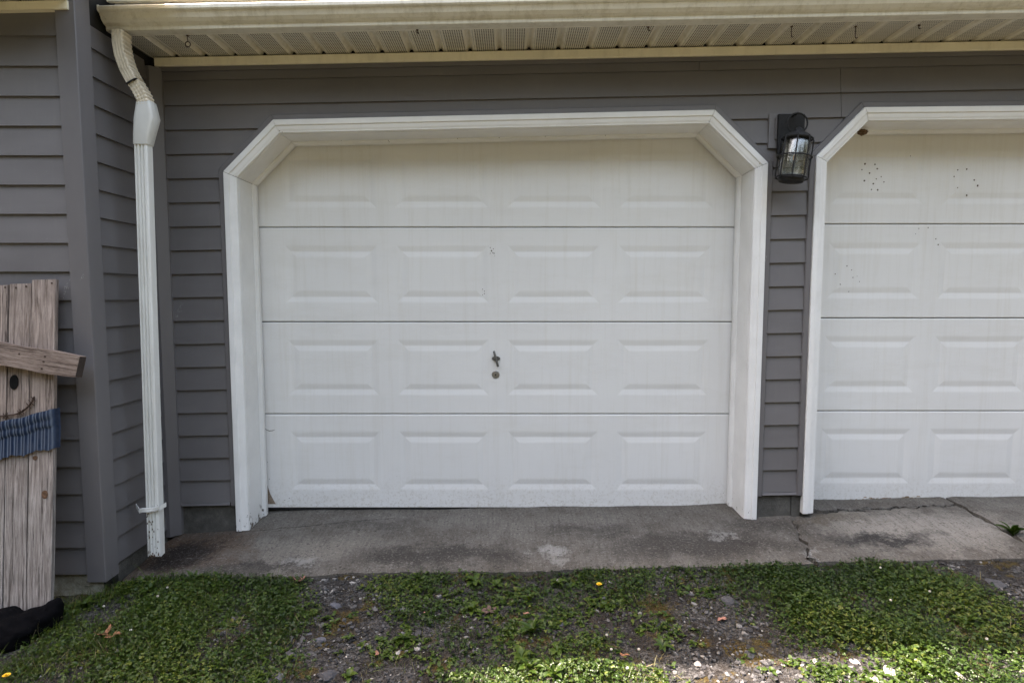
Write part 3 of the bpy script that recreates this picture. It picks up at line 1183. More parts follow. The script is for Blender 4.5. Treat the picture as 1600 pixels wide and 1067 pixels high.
# roof deck rising behind, edge metal, and the first rows of shingles
RP = math.tan(R(20))
RZ = lambda y: .215 + RP * (y + .33)
epart(ext([(-.33, RZ(-.33)), (5.6, RZ(5.6)), (5.6, RZ(5.6) - .03), (-.33, RZ(-.33) - .03)], -1.86, 4.97, EV), 'roof_deck', M['shingle'])
epart(ext([(-.352, RZ(-.33) - .045), (-.355, RZ(-.33) - .004), (-.331, RZ(-.33) + .003), (-.331, RZ(-.33) - .045)], -1.865, 4.97, EV), 'drip_edge', M['gutter'])
for row in range(3):
    y0 = -.362 + row * .14
    xx = -1.86 + (row % 2) * .16
    while xx < 4.8:
        zz = EV(xx) + RZ(y0) + .004 + random.uniform(0, .0015)
        zz2 = zz + RP * .27
        m = MB()
        m.add([(xx, y0, zz), (xx + .328, y0, zz + TILT * .33), (xx + .328, y0 + .27, zz2 + TILT * .33), (xx, y0 + .27, zz2),
               (xx, y0, zz + .004 + .002 * row), (xx + .328, y0, zz + .004 + .002 * row + TILT * .33), (xx + .328, y0 + .27, zz2 + .003 + TILT * .33), (xx, y0 + .27, zz2 + .003)],
              [(0, 3, 2, 1), (4, 5, 6, 7), (0, 1, 5, 4), (1, 2, 6, 5), (2, 3, 7, 6), (3, 0, 4, 7)])
        epart(m, 'shingle', M['shingle'])
        xx += .333

for gx_ in (-1.875, 4.905):
    g = EV(gx_)
    m = MB()
    pg = [(-.298, .058), (5.58, .058), (5.58, RZ(5.58) - .034), (-.298, RZ(-.298) - .034)]
    m.loft([[(gx_ - .012, y_, g + z_) for y_, z_ in pg], [(gx_ + .012, y_, g + z_) for y_, z_ in pg]])
    epart(m, 'gable_end', M['trim'])
epart(MB().box(-1.86, 4.89, 5.56, 5.59, 2.4, 4.72), 'rear_gable', M['trim'])

# ------------------------------------------------------------------ gutter
GZ = lambda x: 2.470 + TILT * (x + 1.88)
gut = thing('gutter', 'long stained cream K-style rain gutter along the roof edge', 'gutter', (-1.868, -.33, 2.47))
ginv = Matrix.Translation(-gut.location)
gp = [(-.3035, .075), (-.3035, 0), (-.350, 0), (-.352, .003), (-.352, .017), (-.356, .020), (-.371, .026), (-.384, .038), (-.391, .052), (-.395, .060), (-.404, .063), (-.408, .068), (-.408, .083), (-.404, .087), (-.394, .087)]
gi = [(-.394, .083), (-.403, .083), (-.404, .070), (-.392, .0645), (-.387, .053), (-.380, .040), (-.369, .0295), (-.350, .0225), (-.348, .003), (-.306, .003), (-.306, .075)]
o = ext(gp + gi, -1.868, 4.97, GZ, 24).build('gutter_trough', M['gutter'], gut)
o.matrix_parent_inverse = ginv
cap = [(-.302, .077), (-.302, -.003), (-.352, -.003), (-.3555, .002), (-.3555, .0155), (-.372, .022), (-.387, .036), (-.397, .057), (-.408, .061), (-.4115, .066), (-.4115, .086), (-.404, .090), (-.394, .090)]
o = ext(cap, -1.8715, -1.8675, GZ).build('end_cap', M['gutter'], gut)
o.matrix_parent_inverse = ginv
for xx in np.arange(-1.5, 4.9, .62):
    o = MB().box(xx - .012, xx + .012, -.400, -.304, GZ(xx) + .070, GZ(xx) + .074).build('hanger', M['steel'], gut)
    o.matrix_parent_inverse = ginv

# ------------------------------------------------------------------ downspout
ds = thing('downspout', 'white corrugated downspout with dirty elbows hanging from the left gutter end', 'downspout', (-1.746, -.38, -.06))
dinv = Matrix.Translation(-ds.location)


def rect_ring(c, t, w, d, corr=.0):
    """cross-section, w across the face, d deep; face corrugated."""
    t = Vector(t).normalized()
    fw = Vector((0, -1, 0))
    side = t.cross(fw)
    side.normalize()
    fwd = side.cross(t)
    pts = []
    fr = [(-.5, .42), (-.47, .5), (-.36, .5), (-.33, .34), (-.25, .34), (-.22, .5), (-.10, .5), (-.07, .34), (.01, .34), (.04, .5), (.14, .5), (.17, .34), (.25, .34), (.28, .5), (.40, .5), (.46, .47), (.5, .42)]
    bk = [(.5, -.44), (.46, -.5), (-.46, -.5), (-.5, -.44)]
    for a_, b_ in fr + bk:
        bb = (b_ if b_ != .34 or corr == 1 else .46) if corr else ((.5 if b_ == .34 else b_))
        pts.append(Vector(c) + side * (a_ * w) * (-1) + fwd * (-bb * d) * (-1))
    return pts


def dpart(mb, name, mat, **kw):
    o = mb.build(name, mat, ds, **kw)
    o.matrix_parent_inverse = dinv
    return o


PY = -.355
ptop = at_y(224, 226, PY)
pbot = at_y(244.5, 866, PY - .02)
ptop, pbot = Vector(ptop), Vector(pbot)
w_, d_ = .061, .046
rings = []
for s in range(9):
    t = s / 8
    c = ptop.lerp(pbot, t)
    rings.append(rect_ring(c, pbot - ptop, w_, d_, 1))
# the crimped, battered foot
rings[-1] = [p + Vector((random.gauss(0, .0015), random.gauss(0, .002), random.uniform(-.004, .010))) for p in rings[-1]]
dpart(MB().loft(rings), 'pipe', M['pipe'])
# adapter
c0 = at_y(228.5, 162, PY)
cm = at_y(229, 190, PY)
m = MB()
m.loft([rect_ring(c0 + Vector((0, 0, .002)), (.10, 0, -1), .062, .058), rect_ring(c0 + Vector((.001, 0, -.012)), (.1, 0, -1), .067, .062), rect_ring(cm + Vector((.004, 0, .012)), (0, 0, -1), .088, .068), rect_ring(at_y(226, 212, PY), (0, 0, -1), .074, .062), rect_ring(ptop + Vector((0, 0, -.004)), (0, 0, -1), .067, .054)])
dpart(m, 'adapter', M['plastic'], smooth=True, angle=75)
# upper elbow: out of the gutter, bending towards the wall side
el = [at_y(190, 51, PY), at_y(190.5, 70, PY), at_y(194, 90, PY), at_y(201, 110, PY), at_y(209, 125, PY), at_y(213, 132, PY)]
el2 = [at_y(212, 130, PY), at_y(219, 141, PY), at_y(224.5, 151, PY), at_y(228, 160, PY), at_y(228.5, 168, PY)]


def bend(pts, w, d, n, pleat, allround):
    pts = [Vector(p) for p in pts]
    rings = []
    tot = len(pts) - 1
    for s in range(n + 1):
        f = s / n * tot
        i = min(int(f), tot - 1)
        u = f - i
        p = pts[i].lerp(pts[i + 1], u)
        ta = (pts[min(i + 1, tot)] - pts[max(i - 1, 0)]).normalized()
        tb = (pts[min(i + 2, tot)] - pts[i]).normalized()
        t = ta.lerp(tb, u)
        k = (1 if s % 2 else -1)
        ring_ = rect_ring(p, t, w * (1 + allround * k), d * (1 + allround * k), .5)
        for q_ in ring_:
            if (q_ - p).x > .26 * w:
                q_.x += k * pleat
        rings.append(ring_)
    return MB().loft(rings)


dpart(bend(el, .050, .070, 26, .0020, 0), 'elbow', M['elbow'])
dpart(bend(el2, .052, .060, 14, .0015, .040), 'elbow', M['elbow'])
seam_c = Vector(el[-1])
dpart(MB().loft([rect_ring(seam_c + Vector((-.0035, 0, .004)), Vector(el[-1]) - Vector(el[-2]), .0545, .078), rect_ring(seam_c, Vector(el[-1]) - Vector(el[-2]), .0545, .078)]), 'elbow_seam', M['dark'])
# strap near the foot, bent off level
sc_ = at_y(240.5, 792, PY - .018)
m = MB()
ax = Vector((.98, 0, .16))
for a_, b_, r_ in ((-.052, .050, .0075),):
    p0, p1 = sc_ + ax * a_ + Vector((0, -.034, 0)), sc_ + ax * b_ + Vector((0, -.034, 0))
    for dz, yy in ((-.010, 0), (0, -.003), (.010, 0)):
        pass
    rings = []
    for s in range(7):
        t = s / 6
        p = p0.lerp(p1, t) + Vector((0, .004 * math.cos(t * 9), .003 * math.sin(t * 7)))
        rings.append([p + Vector((0, .002, -.011)), p + Vector((0, -.003, -.010)), p + Vector((0, -.004, -.003)), p + Vector((0, -.002, 0)), p + Vector((0, -.004, .004)), p + Vector((0, -.003, .011)), p + Vector((0, .002, .011))])
    m.loft(rings)
    m.loft([[p1 + Vector((0, y, z)) for y, z in ((0, -.011), (.0, .011), (.004, .011), (.004, -.011))], [p1 + Vector((.012, y + .03, z + .006)) for y, z in ((0, -.011), (.0, .011), (.004, .011), (.004, -.011))]])
    m.loft([[p0 + Vector((0, y, z)) for y, z in ((0, -.011), (.0, .011), (.004, .011), (.004, -.011))], [p0 + Vector((-.06, y + .07, z)) for y, z in ((0, -.011), (.0, .011), (.004, .011), (.004, -.011))]])
dpart(m, 'strap', M['pipe'])
rr = random.Random(9)
m = MB()
for i in range(46):
    t = 1 - rr.random() ** 1.8 * .13
    c = ptop.lerp(pbot, t)
    x = rr.uniform(-.026, .028)
    s = rr.uniform(.0010, .0034)
    p = c + Vector((x, -.0240, 0))
    m.add([p + Vector((-s, 0, -s * 2)), p + Vector((s, 0, -s * 1.4)), p + Vector((s * .7, 0, s * 2)), p + Vector((-s * .6, 0, s * 1.5))], [(0, 1, 2, 3)])
o = dpart(m, 'rust_fleck', M['rust'], fix=False)
tag(o, kind='stuff')

# ------------------------------------------------------------------ projecting house wall at the left
HY = -.565
house = thing('house_wall', 'projecting grey clapboard house wall with broad corner post at left', 'wall', (-1.85, HY, 0))
hinv = Matrix.Translation(-house.location)


def hpart(mb, name, mat, **kw):
    o = mb.build(name, mat, house, **kw)
    o.matrix_parent_inverse = hinv
    return o


HX0 = -4.2
for k in range(20):
    z0 = -.013 + .1245 * k
    z1 = min(z0 + .1241, 2.452)
    if z1 - z0 < .01:
        continue
    yy = lambda z: HY - .0145 + .0115 * (z - z0) / .1245
    xa, xb = HX0, -1.928
    m = MB()
    P = [(xa, yy(z0), z0), (xb, yy(z0), z0), (xb, yy(z1), z1), (xa, yy(z1), z1)]
    m.add(P + [(x, HY, z) for x, y, z in P], [(0, 1, 2, 3), (0, 4, 5, 1), (3, 2, 6, 7), (1, 5, 6, 2), (0, 3, 7, 4)])
    hpart(m, 'siding_board', M['vinyl'])
    # the return towards the garage
    xr = -1.886
    xx = lambda z: xr + .0145 - .0115 * (z - z0) / .1245
    ya, yb = HY + .068, -.062
    m = MB()
    P = [(xx(z0), ya, z0), (xx(z0), yb, z0), (xx(z1), yb, z1), (xx(z1), ya, z1)]
    m.add(P + [(xr, y, z) for x, y, z in P], [(0, 1, 2, 3), (0, 4, 5, 1), (3, 2, 6, 7), (1, 5, 6, 2), (0, 3, 7, 4)])
    hpart(m, 'siding_board', M['vinyl'])
hpart(MB().box(HX0 - .1, HX0, HY + .001, 5.7, -.3, 4.9).box(HX0, -1.99, 5.6, 5.7, -.3, 4.9), 'far_wall', M['trim'])
zb_, zt_ = -.045, 2.60
cp = [(-1.928, HY - .001), (-1.930, HY - .020), (-1.928, HY - .024), (-1.848, HY - .024), (-1.845, HY - .021), (-1.845, HY + .066), (-1.848, HY + .069), (-1.868, HY + .069), (-1.868, HY + .012), (-1.9, HY - .0005)]
hpart(MB().loft([[(x, y, z) for x, y in cp] for z in (zb_, .8, 1.6, zt_)]), 'corner_post', M['trim'], bevel=0)
hpart(MB().box(HX0, -1.8865, HY + .001, HY + .12, -.02, 4.5), 'sheathing', M['dark'])
hpart(MB().box(-2.0, -1.8870, HY + .121, 5.6, -.02, 3.2), 'side_sheathing', M['dark'])
m = MB()
rows = []
for i in range(41):
    x = HX0 + (-1.875 - HX0) * i / 40
    rows.append([(x, HY + .014 + random.gauss(0, .004) - .010, z + random.gauss(0, .003)) for z in (-.30, -.14, -.095, -.06, -.022)])
m.loft(rows, closed=False)
hpart(m, 'foundation', mat_pale(), fix=False, smooth=True)
m = MB().box(-1.99, -1.8868, HY + .121, .3, -.30, -.0215)
hpart(m, 'foundation', M['block'])
ZL = lambda x: 2.452 + .02 * (x + 1.87)
hpart(ext([(HY - .034, 0), (HY - .034, .034), (HY, .034), (HY, 0)], HX0, -1.868, ZL), 'frieze_trim', M['cream'])
xx = HX0
while xx < -1.87:
    x2 = min(xx + .151, -1.8675)
    m = MB()
    z = ZL(xx) + .040
    for a_, b_, za, zb2, mi in ((0, .10, 0, 0, 1), (.10, .12, 0, .015, 0), (.12, .151, .015, 0, 0)):
        m.add([(min(xx + a_, x2), HY, z + za), (min(xx + b_, x2), HY, z + zb2), (min(xx + b_, x2), -.80, z + zb2), (min(xx + a_, x2), -.80, z + za)], [(3, 2, 1, 0)], mi)
    hpart(m, 'soffit_panel', [M['soffit'], M['perf']], fix=False)
    xx += .1525
hpart(MB().box(HX0, -1.866, -.83, -.801, 2.45, 2.62), 'fascia', M['cream'])
hpart(ext([(-.88, .17), (5.6, .17 + RP * 6.48), (5.6, .14 + RP * 6.48), (-.88, .14)], HX0, -1.80, lambda x: 2.48), 'roof_deck', M['shingle'])
m = MB().box(-1.844, -1.536, -.530, -.440, 2.578, 2.66)
m.box(-1.545, -1.528, -.536, -.436, 2.574, 2.66)
hpart(m, 'eave_return', M['cream'])
o = smear(104, 447, 9, 26, 14, 4, house, HY - .0155)
o.matrix_parent_inverse = hinv
o = smear(128, 434, 8, 12, 6, 6, house, HY - .0245)
o.matrix_parent_inverse = hinv

# ------------------------------------------------------------------ wall lantern
LX = at_y(1237, 205, 0)
lan = thing('wall_lantern', 'black caged wall lantern with glass cylinder beside the right garage door', 'lantern', (LX.x, 0, LX.z))


def lp(mb, name, mat, **kw):
    return mb.build(name, mat, lan, **kw)


def rel(px, py, y):
    return at_y(px, py, y) - Vector(lan.location)


a, b = rel(1202, 178, -.02), rel(1258, 232, -.02)
m = MB()
m.box(a.x, b.x, -.022, -.002, b.z, a.z)
m.box(a.x + .030, b.x - .005, -.032, -.0225, b.z + .045, a.z - .025)
lp(m, 'mounting_block', M['greyplate'], bevel=.002)
a, b = rel(1217, 178, -.05), rel(1256, 240, -.05)
lp(MB().box(a.x, b.x, -.050, -.0325, b.z, a.z), 'backplate', M['black'], bevel=.003)
cc = rel(1246, 193, -.10)
m = MB()
m.ring((cc.x, cc.y, cc.z), .051, .0042, 'y', 32, 8)
m.tube([(cc.x - .004, -.050, cc.z + .050), (cc.x, -.1, cc.z + .051)], .006, 8)
lp(m, 'ring_hook', M['black'], smooth=True)
# the hanging cage: its own axis, leaning a little
top, bot = rel(1246, 216, -.135), rel(1236, 281, -.135)
axis = (bot - top)
Hc = axis.length
rotm = axis.normalized().to_track_quat('-Z', 'Y').to_matrix()


def cage(mb):
    mb.v = [tuple(rotm @ Vector(v) + top) for v in mb.v]
    return mb


m = MB()
m.lathe((0, 0, 0), [(.010, .052), (.020, .044), (.024, .028), (.046, .022), (.060, .012), (.066, .0), (.064, -.008), (.020, -.012)], 28)
lp(cage(m), 'cap', M['black'], smooth=True)
gr = .067
m = MB()
m.lathe((0, 0, 0), [(.046, -.008), (.060, -.014), (gr, -.030), (gr, -Hc + .040), (.062, -Hc + .020), (.048, -Hc + .010), (.044, -Hc + .010), (.058, -Hc + .022), (gr - .004, -Hc + .041), (gr - .004, -.031), (.057, -.017), (.044, -.012)], 36)
lp(cage(m), 'glass', M['glass'], smooth=True)
cr = .0765
for i in range(8):
    an = 2 * math.pi * (i + .5) / 8
    u, v = math.cos(an), math.sin(an)
    m = MB().tube([(u * .050, v * .050, .002), (u * .074, v * .074, .002), (u * cr, v * cr, -.012), (u * cr, v * cr, -Hc + .016), (u * .076, v * .076, -Hc + .004), (u * .05, v * .05, -Hc + .002)], .0034, 6)
    lp(cage(m), 'cage_bar', M['black'], smooth=True)
for zz, rad in ((-.004, .072), (-Hc * .46, .0805), (-Hc + .008, .073)):
    m = MB().ring((0, 0, zz), rad, .0042, 'z', 36, 6)
    lp(cage(m), 'cage_ring', M['black'], smooth=True)
m = MB()
m.lathe((0, 0, 0), [(.060, -Hc + .012), (.064, -Hc + .002), (.058, -Hc - .010), (.030, -Hc - .016), (.004, -Hc - .017)], 28)
lp(cage(m), 'bottom_cap', M['black'], smooth=True)
m = MB()
m.lathe((0, 0, 0), [(.014, -.010), (.014, -.045), (.011, -.048)], 16)
bulb = lp(cage(m), 'bulb_socket', M['black'], smooth=True)
m = MB()
m.lathe((0, 0, 0), [(.010, -.046), (.012, -.058), (.021, -.080), (.023, -.098), (.018, -.116), (.006, -.125)], 20)
bulb = lp(cage(m), 'bulb', M['glass'], smooth=True)
m = MB()
for s in (-1, 0, 1):
    m.tube([(s * .004, -.002 * abs(s), -.062), (s * .009, 0, -.088), (s * .007, .001, -.108)], .0026, 6)
m.v = [tuple(rotm @ Vector(v) + top) for v in m.v]
m.build('filament', M['brass'], bulb, smooth=True)
lp(MB().box(rel(1258, 200, -.1).x, rel(1258, 200, -.1).x + .002, -.024, -.023, -.01, 0), 'screw', M['black'])

# ------------------------------------------------------------------ soffit hooks and the nest
def hook(px, py, y, label, ln, eye):
    p = at_y(px, py, y)
    t = thing('soffit_hook', label, 'hook', p, group='hooks screwed into the soffit edge')
    m = MB()
    m.tube([(0, 0, .004), (random.uniform(-.002, .002), 0, -ln * .5), (random.uniform(-.003, .003), 0, -ln)], .0022, 6)
    if eye:
        m.ring((0, 0, -ln - .013), .012, .0024, 'y', 20, 6)
    else:
        m.tube([(0, 0, -ln), (.004, -.003, -ln - .006), (.009, -.003, -ln - .002)], .0022, 6)
    m.build('shank', M['wire'], t, smooth=True)
    m = MB().lathe((0, 0, .002), [(.006, .002), (.006, -.002), (.003, -.003)], 10)
    m.build('base_plate', M['rust'], t, smooth=True)


hook(293, 57, -.290, 'black eye hook under the soffit near the downspout', .024, True)
hook(652, 48, -.290, 'stubby rusty hook under the soffit left of the middle', .010, False)
hook(1013, 44, -.290, 'tiny bent hook under the soffit above the frieze joint', .010, False)
hook(1237, 43, -.290, 'straight thin hook under the soffit above the lantern', .042, False)
hook(1337, 43, -.290, 'straight thin hook under the soffit above the right door corner', .046, False)
hook(1436, 41, -.290, 'short hook farthest right under the soffit', .010, False)
p = at_y(1348, 207, .10)
nest = MB()
bm = bmesh.new()
bmesh.ops.create_icosphere(bm, subdivisions=3, radius=1)
for v in bm.verts:
    k = 1 + .16 * math.sin(7 * v.co.x + 2) * math.sin(6 * v.co.y) + .12 * math.sin(11 * v.co.z + 3 * v.co.x) + random.gauss(0, .05)
    v.co = Vector((v.co.x * .026 * k, v.co.y * .022 * k, v.co.z * .015 * k))
me = bpy.data.meshes.new('mud_nest')
bm.to_mesh(me)
bm.free()
me.materials.append(M['mud'])
o = link('mud_nest', me)
o.location = p
tag(o, 'small brown mud nest stuck under the right door frame head', 'nest')

# ------------------------------------------------------------------ plank snowman leaning on the house wall
base = at_y(83, 958, -.800)
topp = at_y(87, 441, -.606)
lean = math.atan2((-.606) - (-.800), topp.z - base.z)
ROLL = R(-1.9)
sm = thing('plank_snowman', 'weathered wooden plank snowman with blue scarf leaning on the house wall', 'decoration', (-2.2, -.800, base.z))
sm.rotation_euler = (Matrix.Rotation(-lean, 3, 'X') @ Matrix.Rotation(ROLL, 3, 'Y')).to_euler()
Mi = (Matrix.Translation(sm.location) @ Matrix.Rotation(-lean, 4, 'X') @ Matrix.Rotation(ROLL, 4, 'Y')).inverted()
Hs = (topp - base).length


def on_plank(px, py, off=0.0):
    """local point on the front of the planks seen at that place of the photograph."""
    o_ = Mi @ Vector((0, CAMY, CAMZ))
    d_ = (Mi.to_3x3() @ ray(px, py))
    t = (-.020 - off - o_.y) / d_.y
    return o_ + d_ * t


xr_ = on_plank(86, 560).x
widths = [.107, .098, .1, .098, .107]
edges = [xr_]
for wd in widths:
    edges.append(edges[-1] - wd)
for i, wd in enumerate(widths):
    xa, xb = edges[i + 1] + .0026, edges[i] - .0026
    m = MB()
    n = 14
    tp = Hs + [0, -.014, -.018, -.010, -.004][i]
    rings = []
    ph = random.random() * 6
    for s in range(n + 1):
        z = -.01 + (tp + .01) * s / n
        wob = .0012 * math.sin(5 * z + ph)
        yo = -.001 * i % .003
        rings.append([(xa + wob, -.020 + yo, z), (xb + wob, -.020 + yo, z), (xb + wob, -.001, z), (xa + wob, -.001, z)])
    m.loft(rings)
    m.build('plank', M['wood'], sm, bevel=.0015)
xl_ = edges[-1]
xc_ = (xl_ + xr_) / 2
for zz in (.25, .95):
    MB().box(xl_ + .03, xr_ - .03, .0, .018, zz, zz + .07).build('rear_batten', M['wood'], sm)
# brim: a tilted board across the front
pa, pb = on_plank(0, 551.5, .02), on_plank(127, 572.5, .02)
ang = math.atan2(pb.z - pa.z, pb.x - pa.x)
bl = 0.86
cen = Vector((pb.x - math.cos(ang) * bl / 2, -.0415, pb.z - math.sin(ang) * bl / 2))
m = MB()
rings = []
for s in range(13):
    x = -bl / 2 + bl * s / 12
    k = .003 * math.sin(s * 1.7)
    rings.append([(x, -.0205, -.050 + k), (x, .0205, -.050 + k), (x, .0205, .046 - k), (x, -.0205, .046 - k)])
m.loft(rings)
for i, f in enumerate(m.f):
    if i >= len(m.f) - 2:
        m.m[i] = 1
o = m.build('hat_brim', [M['woodx'], M['endgrain']], sm, bevel=.0015)
o.location = cen
o.rotation_euler = (0, -ang, 0)
for dx in (-1, 1):
    e = on_plank(22, 597) if dx == 1 else None
    ex = e.x if dx == 1 else 2 * xc_ - on_plank(22, 597).x
    ez = on_plank(22, 597).z
    m = MB()
    m.loft([[(ex + .0185 * math.cos(a_), y, ez + .031 * math.sin(a_)) for a_ in [2 * math.pi * k / 28 for k in range(28)]] for y in (-.0195, -.0222)])
    m.build('eye', M['blackpaint'], sm)
# barbed wire smile
sp = [on_plank(*p, .006) for p in ((-10, 650), (0, 650), (12, 649), (25, 647), (36, 642), (45, 634), (51, 626), (53, 620))]
mir = [Vector((2 * xc_ - p.x, p.y, p.z)) for p in sp[::-1]]
pth = [p for p in mir if p.x < xc_ - .01] + [p for p in sp if p.x >= xc_ - .01]
smile = MB().tube(pth, .0034, 6).build('smile_wire', M['wire'], sm, smooth=True)
m = MB()
for px, py in ((8, 649.5), (11, 649), (31, 645), (34, 643), (45, 634), (49, 629), (52, 623)):
    c = on_plank(px, py, .009)
    for cx in (c.x, 2 * xc_ - c.x):
        for an in (.9, 2.1):
            dv = Vector((math.cos(an + random.uniform(-.3, .3)), -.3, math.sin(an + random.uniform(-.3, .3)))) * .012
            m.tube([Vector((cx, c.y, c.z)) - dv, Vector((cx, c.y - .003, c.z)), Vector((cx, c.y, c.z)) + dv * 1.1], .0019, 5)
tag(m.build('barb', M['wire'], smile, smooth=True), kind='stuff')
m = MB()
for px, py in ((8, 449), (25, 449.5), (41, 447.5), (81, 442.5), (70, 557), (68, 565), (65, 576), (30, 553)):
    c = on_plank(px, py, .043 if 550 < py < 580 else .0005)
    m.lathe((0, 0, 0), [(.0045, 0), (.0042, .0012), (.001, .0016)], 8)
    k = len(m.v) - 24
    ro2 = Matrix.Rotation(R(90), 3, 'X')
    for i in range(k, len(m.v)):
        m.v[i] = tuple(ro2 @ Vector(m.v[i]) + c)
tag(m.build('nail_head', M['wire'], sm), kind='stuff')
for px, py, rx, rz in ((70, 772, .014, .017), (55, 715, .011, .009)):
    c = on_plank(px, py)
    m = MB()
    m.loft([[(c.x + rx * s * math.cos(a_), y, c.z + rz * s * math.sin(a_) * (1.15 if a_ > 3 else 1)) for a_ in [2 * math.pi * k / 16 for k in range(16)]] for y, s in ((-.019, 1), (-.0212, .96), (-.0218, .55), (-.0208, .2))])
    m.build('wood_knot', M['knot'], sm)
# scarf
zt0, zb0 = on_plank(40, 648).z, on_plank(40, 710).z
hh = zt0 - zb0
nu, nv = 160, 34
vs, fs = [], []
x0s, x1s = xl_ - .010, xr_ + .010
for j in range(nv + 1):
    v = j / nv
    for i in range(nu + 1):
        u = i / nu
        x = x0s + (x1s - x0s) * u
        wrap = min(1, min(u, 1 - u) * 40)
        e1, e2 = .24 + .05 * (1 - abs(2 * u - 1)) + .01 * math.sin(9 * u), .47 + .03 * math.sin(4 * u + 1)
        if v < e1:
            fold = .006 + .012 * math.sin(math.pi * min(1, v / e1 * .62 + .30)) ** .8
        elif v < e2:
            fold = .004 + .007 * math.sin(math.pi * min(1, (v - e1) / (e2 - e1) * .60 + .32)) ** .8
        else:
            fold = .0025 + .002 * v
        rip = .0026 * math.sin((x - x0s) * 2 * math.pi * 35)
        y = -.0235 - (fold + rip + .004) * (.35 + .65 * wrap) + (1 - wrap) * .03
        sag = .040 * (1 - (2 * u - 1) ** 2)
        z = zt0 + .030 * abs(2 * u - 1) ** 1.5 - .004 - hh * v - sag * (1 - v) * .55 - .012 * (1 - abs(2 * u - 1)) * v + (.002 + .003 * v) * math.sin(31 * u) + .0025 * v * math.sin(97 * u)
        vs.append((x, y, z))
n = nu + 1
fs = [(j * n + i, (j + 1) * n + i, (j + 1) * n + i + 1, j * n + i + 1) for j in range(nv) for i in range(nu)]
m = MB().add(vs, fs)
m.build('scarf', M['scarf'], sm, smooth=True, fix=False, angle=180)

# black cloth heap at the snowman's foot
bm = bmesh.new()
cg = at_ground(8, 1004)
for (ox, oy, oz, sx, sy, sz) in ((0, 0, .03, .115, .09, .085), (.07, .05, .05, .07, .06, .075), (.115, .09, .06, .045, .045, .075), (.135, .10, .09, .022, .03, .05), (-.14, -.01, .03, .12, .09, .09), (-.03, .04, .07, .07, .06, .06)):
    r_ = bmesh.ops.create_icosphere(bm, subdivisions=3, radius=1)
    for v in r_['verts']:
        k = 1 + .10 * math.sin(5 * v.co.x + 9 * oy) * math.sin(6 * v.co.z + 2) + .06 * math.sin(13 * v.co.y + 4 * v.co.x) + .045 * math.sin(21 * v.co.x + 11 * v.co.z) * math.sin(9 * v.co.y)
        v.co = Vector((ox + v.co.x * sx * k, oy + v.co.y * sy * k, oz + v.co.z * sz * .85 * k))
me = bpy.data.meshes.new('black_cloth')
bm.to_mesh(me)
bm.free()
me.materials.append(M['cloth_black'])
me.polygons.foreach_set('use_smooth', [True] * len(me.polygons))
o = link('black_cloth', me)
o.location = cg
rm = o.modifiers.new('remesh', 'REMESH')
rm.mode = 'VOXEL'
rm.voxel_size = .008
rm.use_smooth_shade = True
tag(o, 'crumpled black cloth heap at the foot of the plank snowman', 'cloth')

# ------------------------------------------------------------------ ground cover
def blob(px, py, rx, ry, k=1.0):
    c = at_ground(px, py)
    e = at_ground(px + rx, py)
    f = at_ground(px, max(py - ry, 893))
    g_ = at_ground(px, py + ry)
    return (c.x, c.y, abs(e.x - c.x), max(.03, abs(f.y - g_.y) / 2), k)


def field(blobs, x, y, soft=.35):
    d = np.zeros_like(x)
    for cx, cy, rx, ry, k in blobs:
        q2 = np.sqrt(((x - cx) / rx) ** 2 + ((y - cy) / ry) ** 2)
        d = np.maximum(d, k * np.clip((1 + soft - q2) / (2 * soft), 0, 1))
    return d


def vnoise(x, y, s, seed):
    r_ = np.random.default_rng(seed)
    v = np.zeros_like(x)
    for i in range(9):
        a_ = r_.uniform(0, 6.28)
        f_ = s * r_.uniform(.6, 1.8)
        v += np.sin((x * math.cos(a_) + y * math.sin(a_)) * f_ + r_.uniform(0, 6.28))
    return v / 4.2


XL, XR, YN, YF = -2.9, 3.3, -1.75, -.47
B_clover = [blob(330, 975, 130, 60, 1.2), blob(240, 1010, 170, 70, .95), blob(360, 930, 100, 36), blob(300, 1050, 150, 50, .9), blob(220, 950, 110, 40, .9), blob(1370, 945, 185, 55, 1.25), blob(1300, 915, 130, 28), blob(1440, 985, 110, 40, 1.0), blob(1420, 1055, 130, 30, 1.0),
            blob(840, 925, 190, 22, .32), blob(700, 920, 90, 22, .32), blob(860, 1000, 130, 36, .26), blob(760, 1010, 80, 40, .3), blob(640, 910, 60, 20, .7), blob(850, 1060, 160, 26, .9), blob(620, 900, 50, 16, .6), blob(960, 905, 60, 14, .7), blob(1150, 900, 60, 16, .6), blob(1500, 1075, 130, 30, .9), blob(660, 955, 50, 22, .6)]
B_grass = [blob(60, 1030, 170, 60, 1.0), blob(200, 970, 140, 50, .8), blob(330, 1000, 150, 60, .5), blob(160, 955, 110, 45, 1.0), blob(250, 935, 60, 30, .8), blob(40, 1080, 120, 30, 1), blob(1180, 905, 80, 20, .9), blob(900, 1070, 160, 28, .8), blob(610, 1045, 40, 24, .6), blob(1440, 925, 60, 20, .5), blob(960, 940, 60, 20, .5), blob(1250, 892, 40, 12, .7), blob(1590, 830, 14, 14, 1), blob(330, 1060, 120, 30, .6), blob(1530, 1000, 40, 26, .7), blob(1340, 890, 60, 10, .5), blob(720, 985, 60, 20, .4)]
B_small = [blob(300, 980, 160, 70, .7), blob(180, 1010, 150, 60, .6), blob(560, 990, 120, 60, .22), blob(700, 960, 140, 60, .65), blob(880, 960, 160, 80, .85), blob(1080, 945, 80, 50, .3), blob(300, 1040, 220, 50, .6), blob(1000, 1000, 100, 40, .4), blob(850, 1065, 180, 30, .9), blob(420, 1000, 60, 60, .4), blob(1400, 1055, 200, 26, .7), blob(1560, 960, 60, 40, .2)]
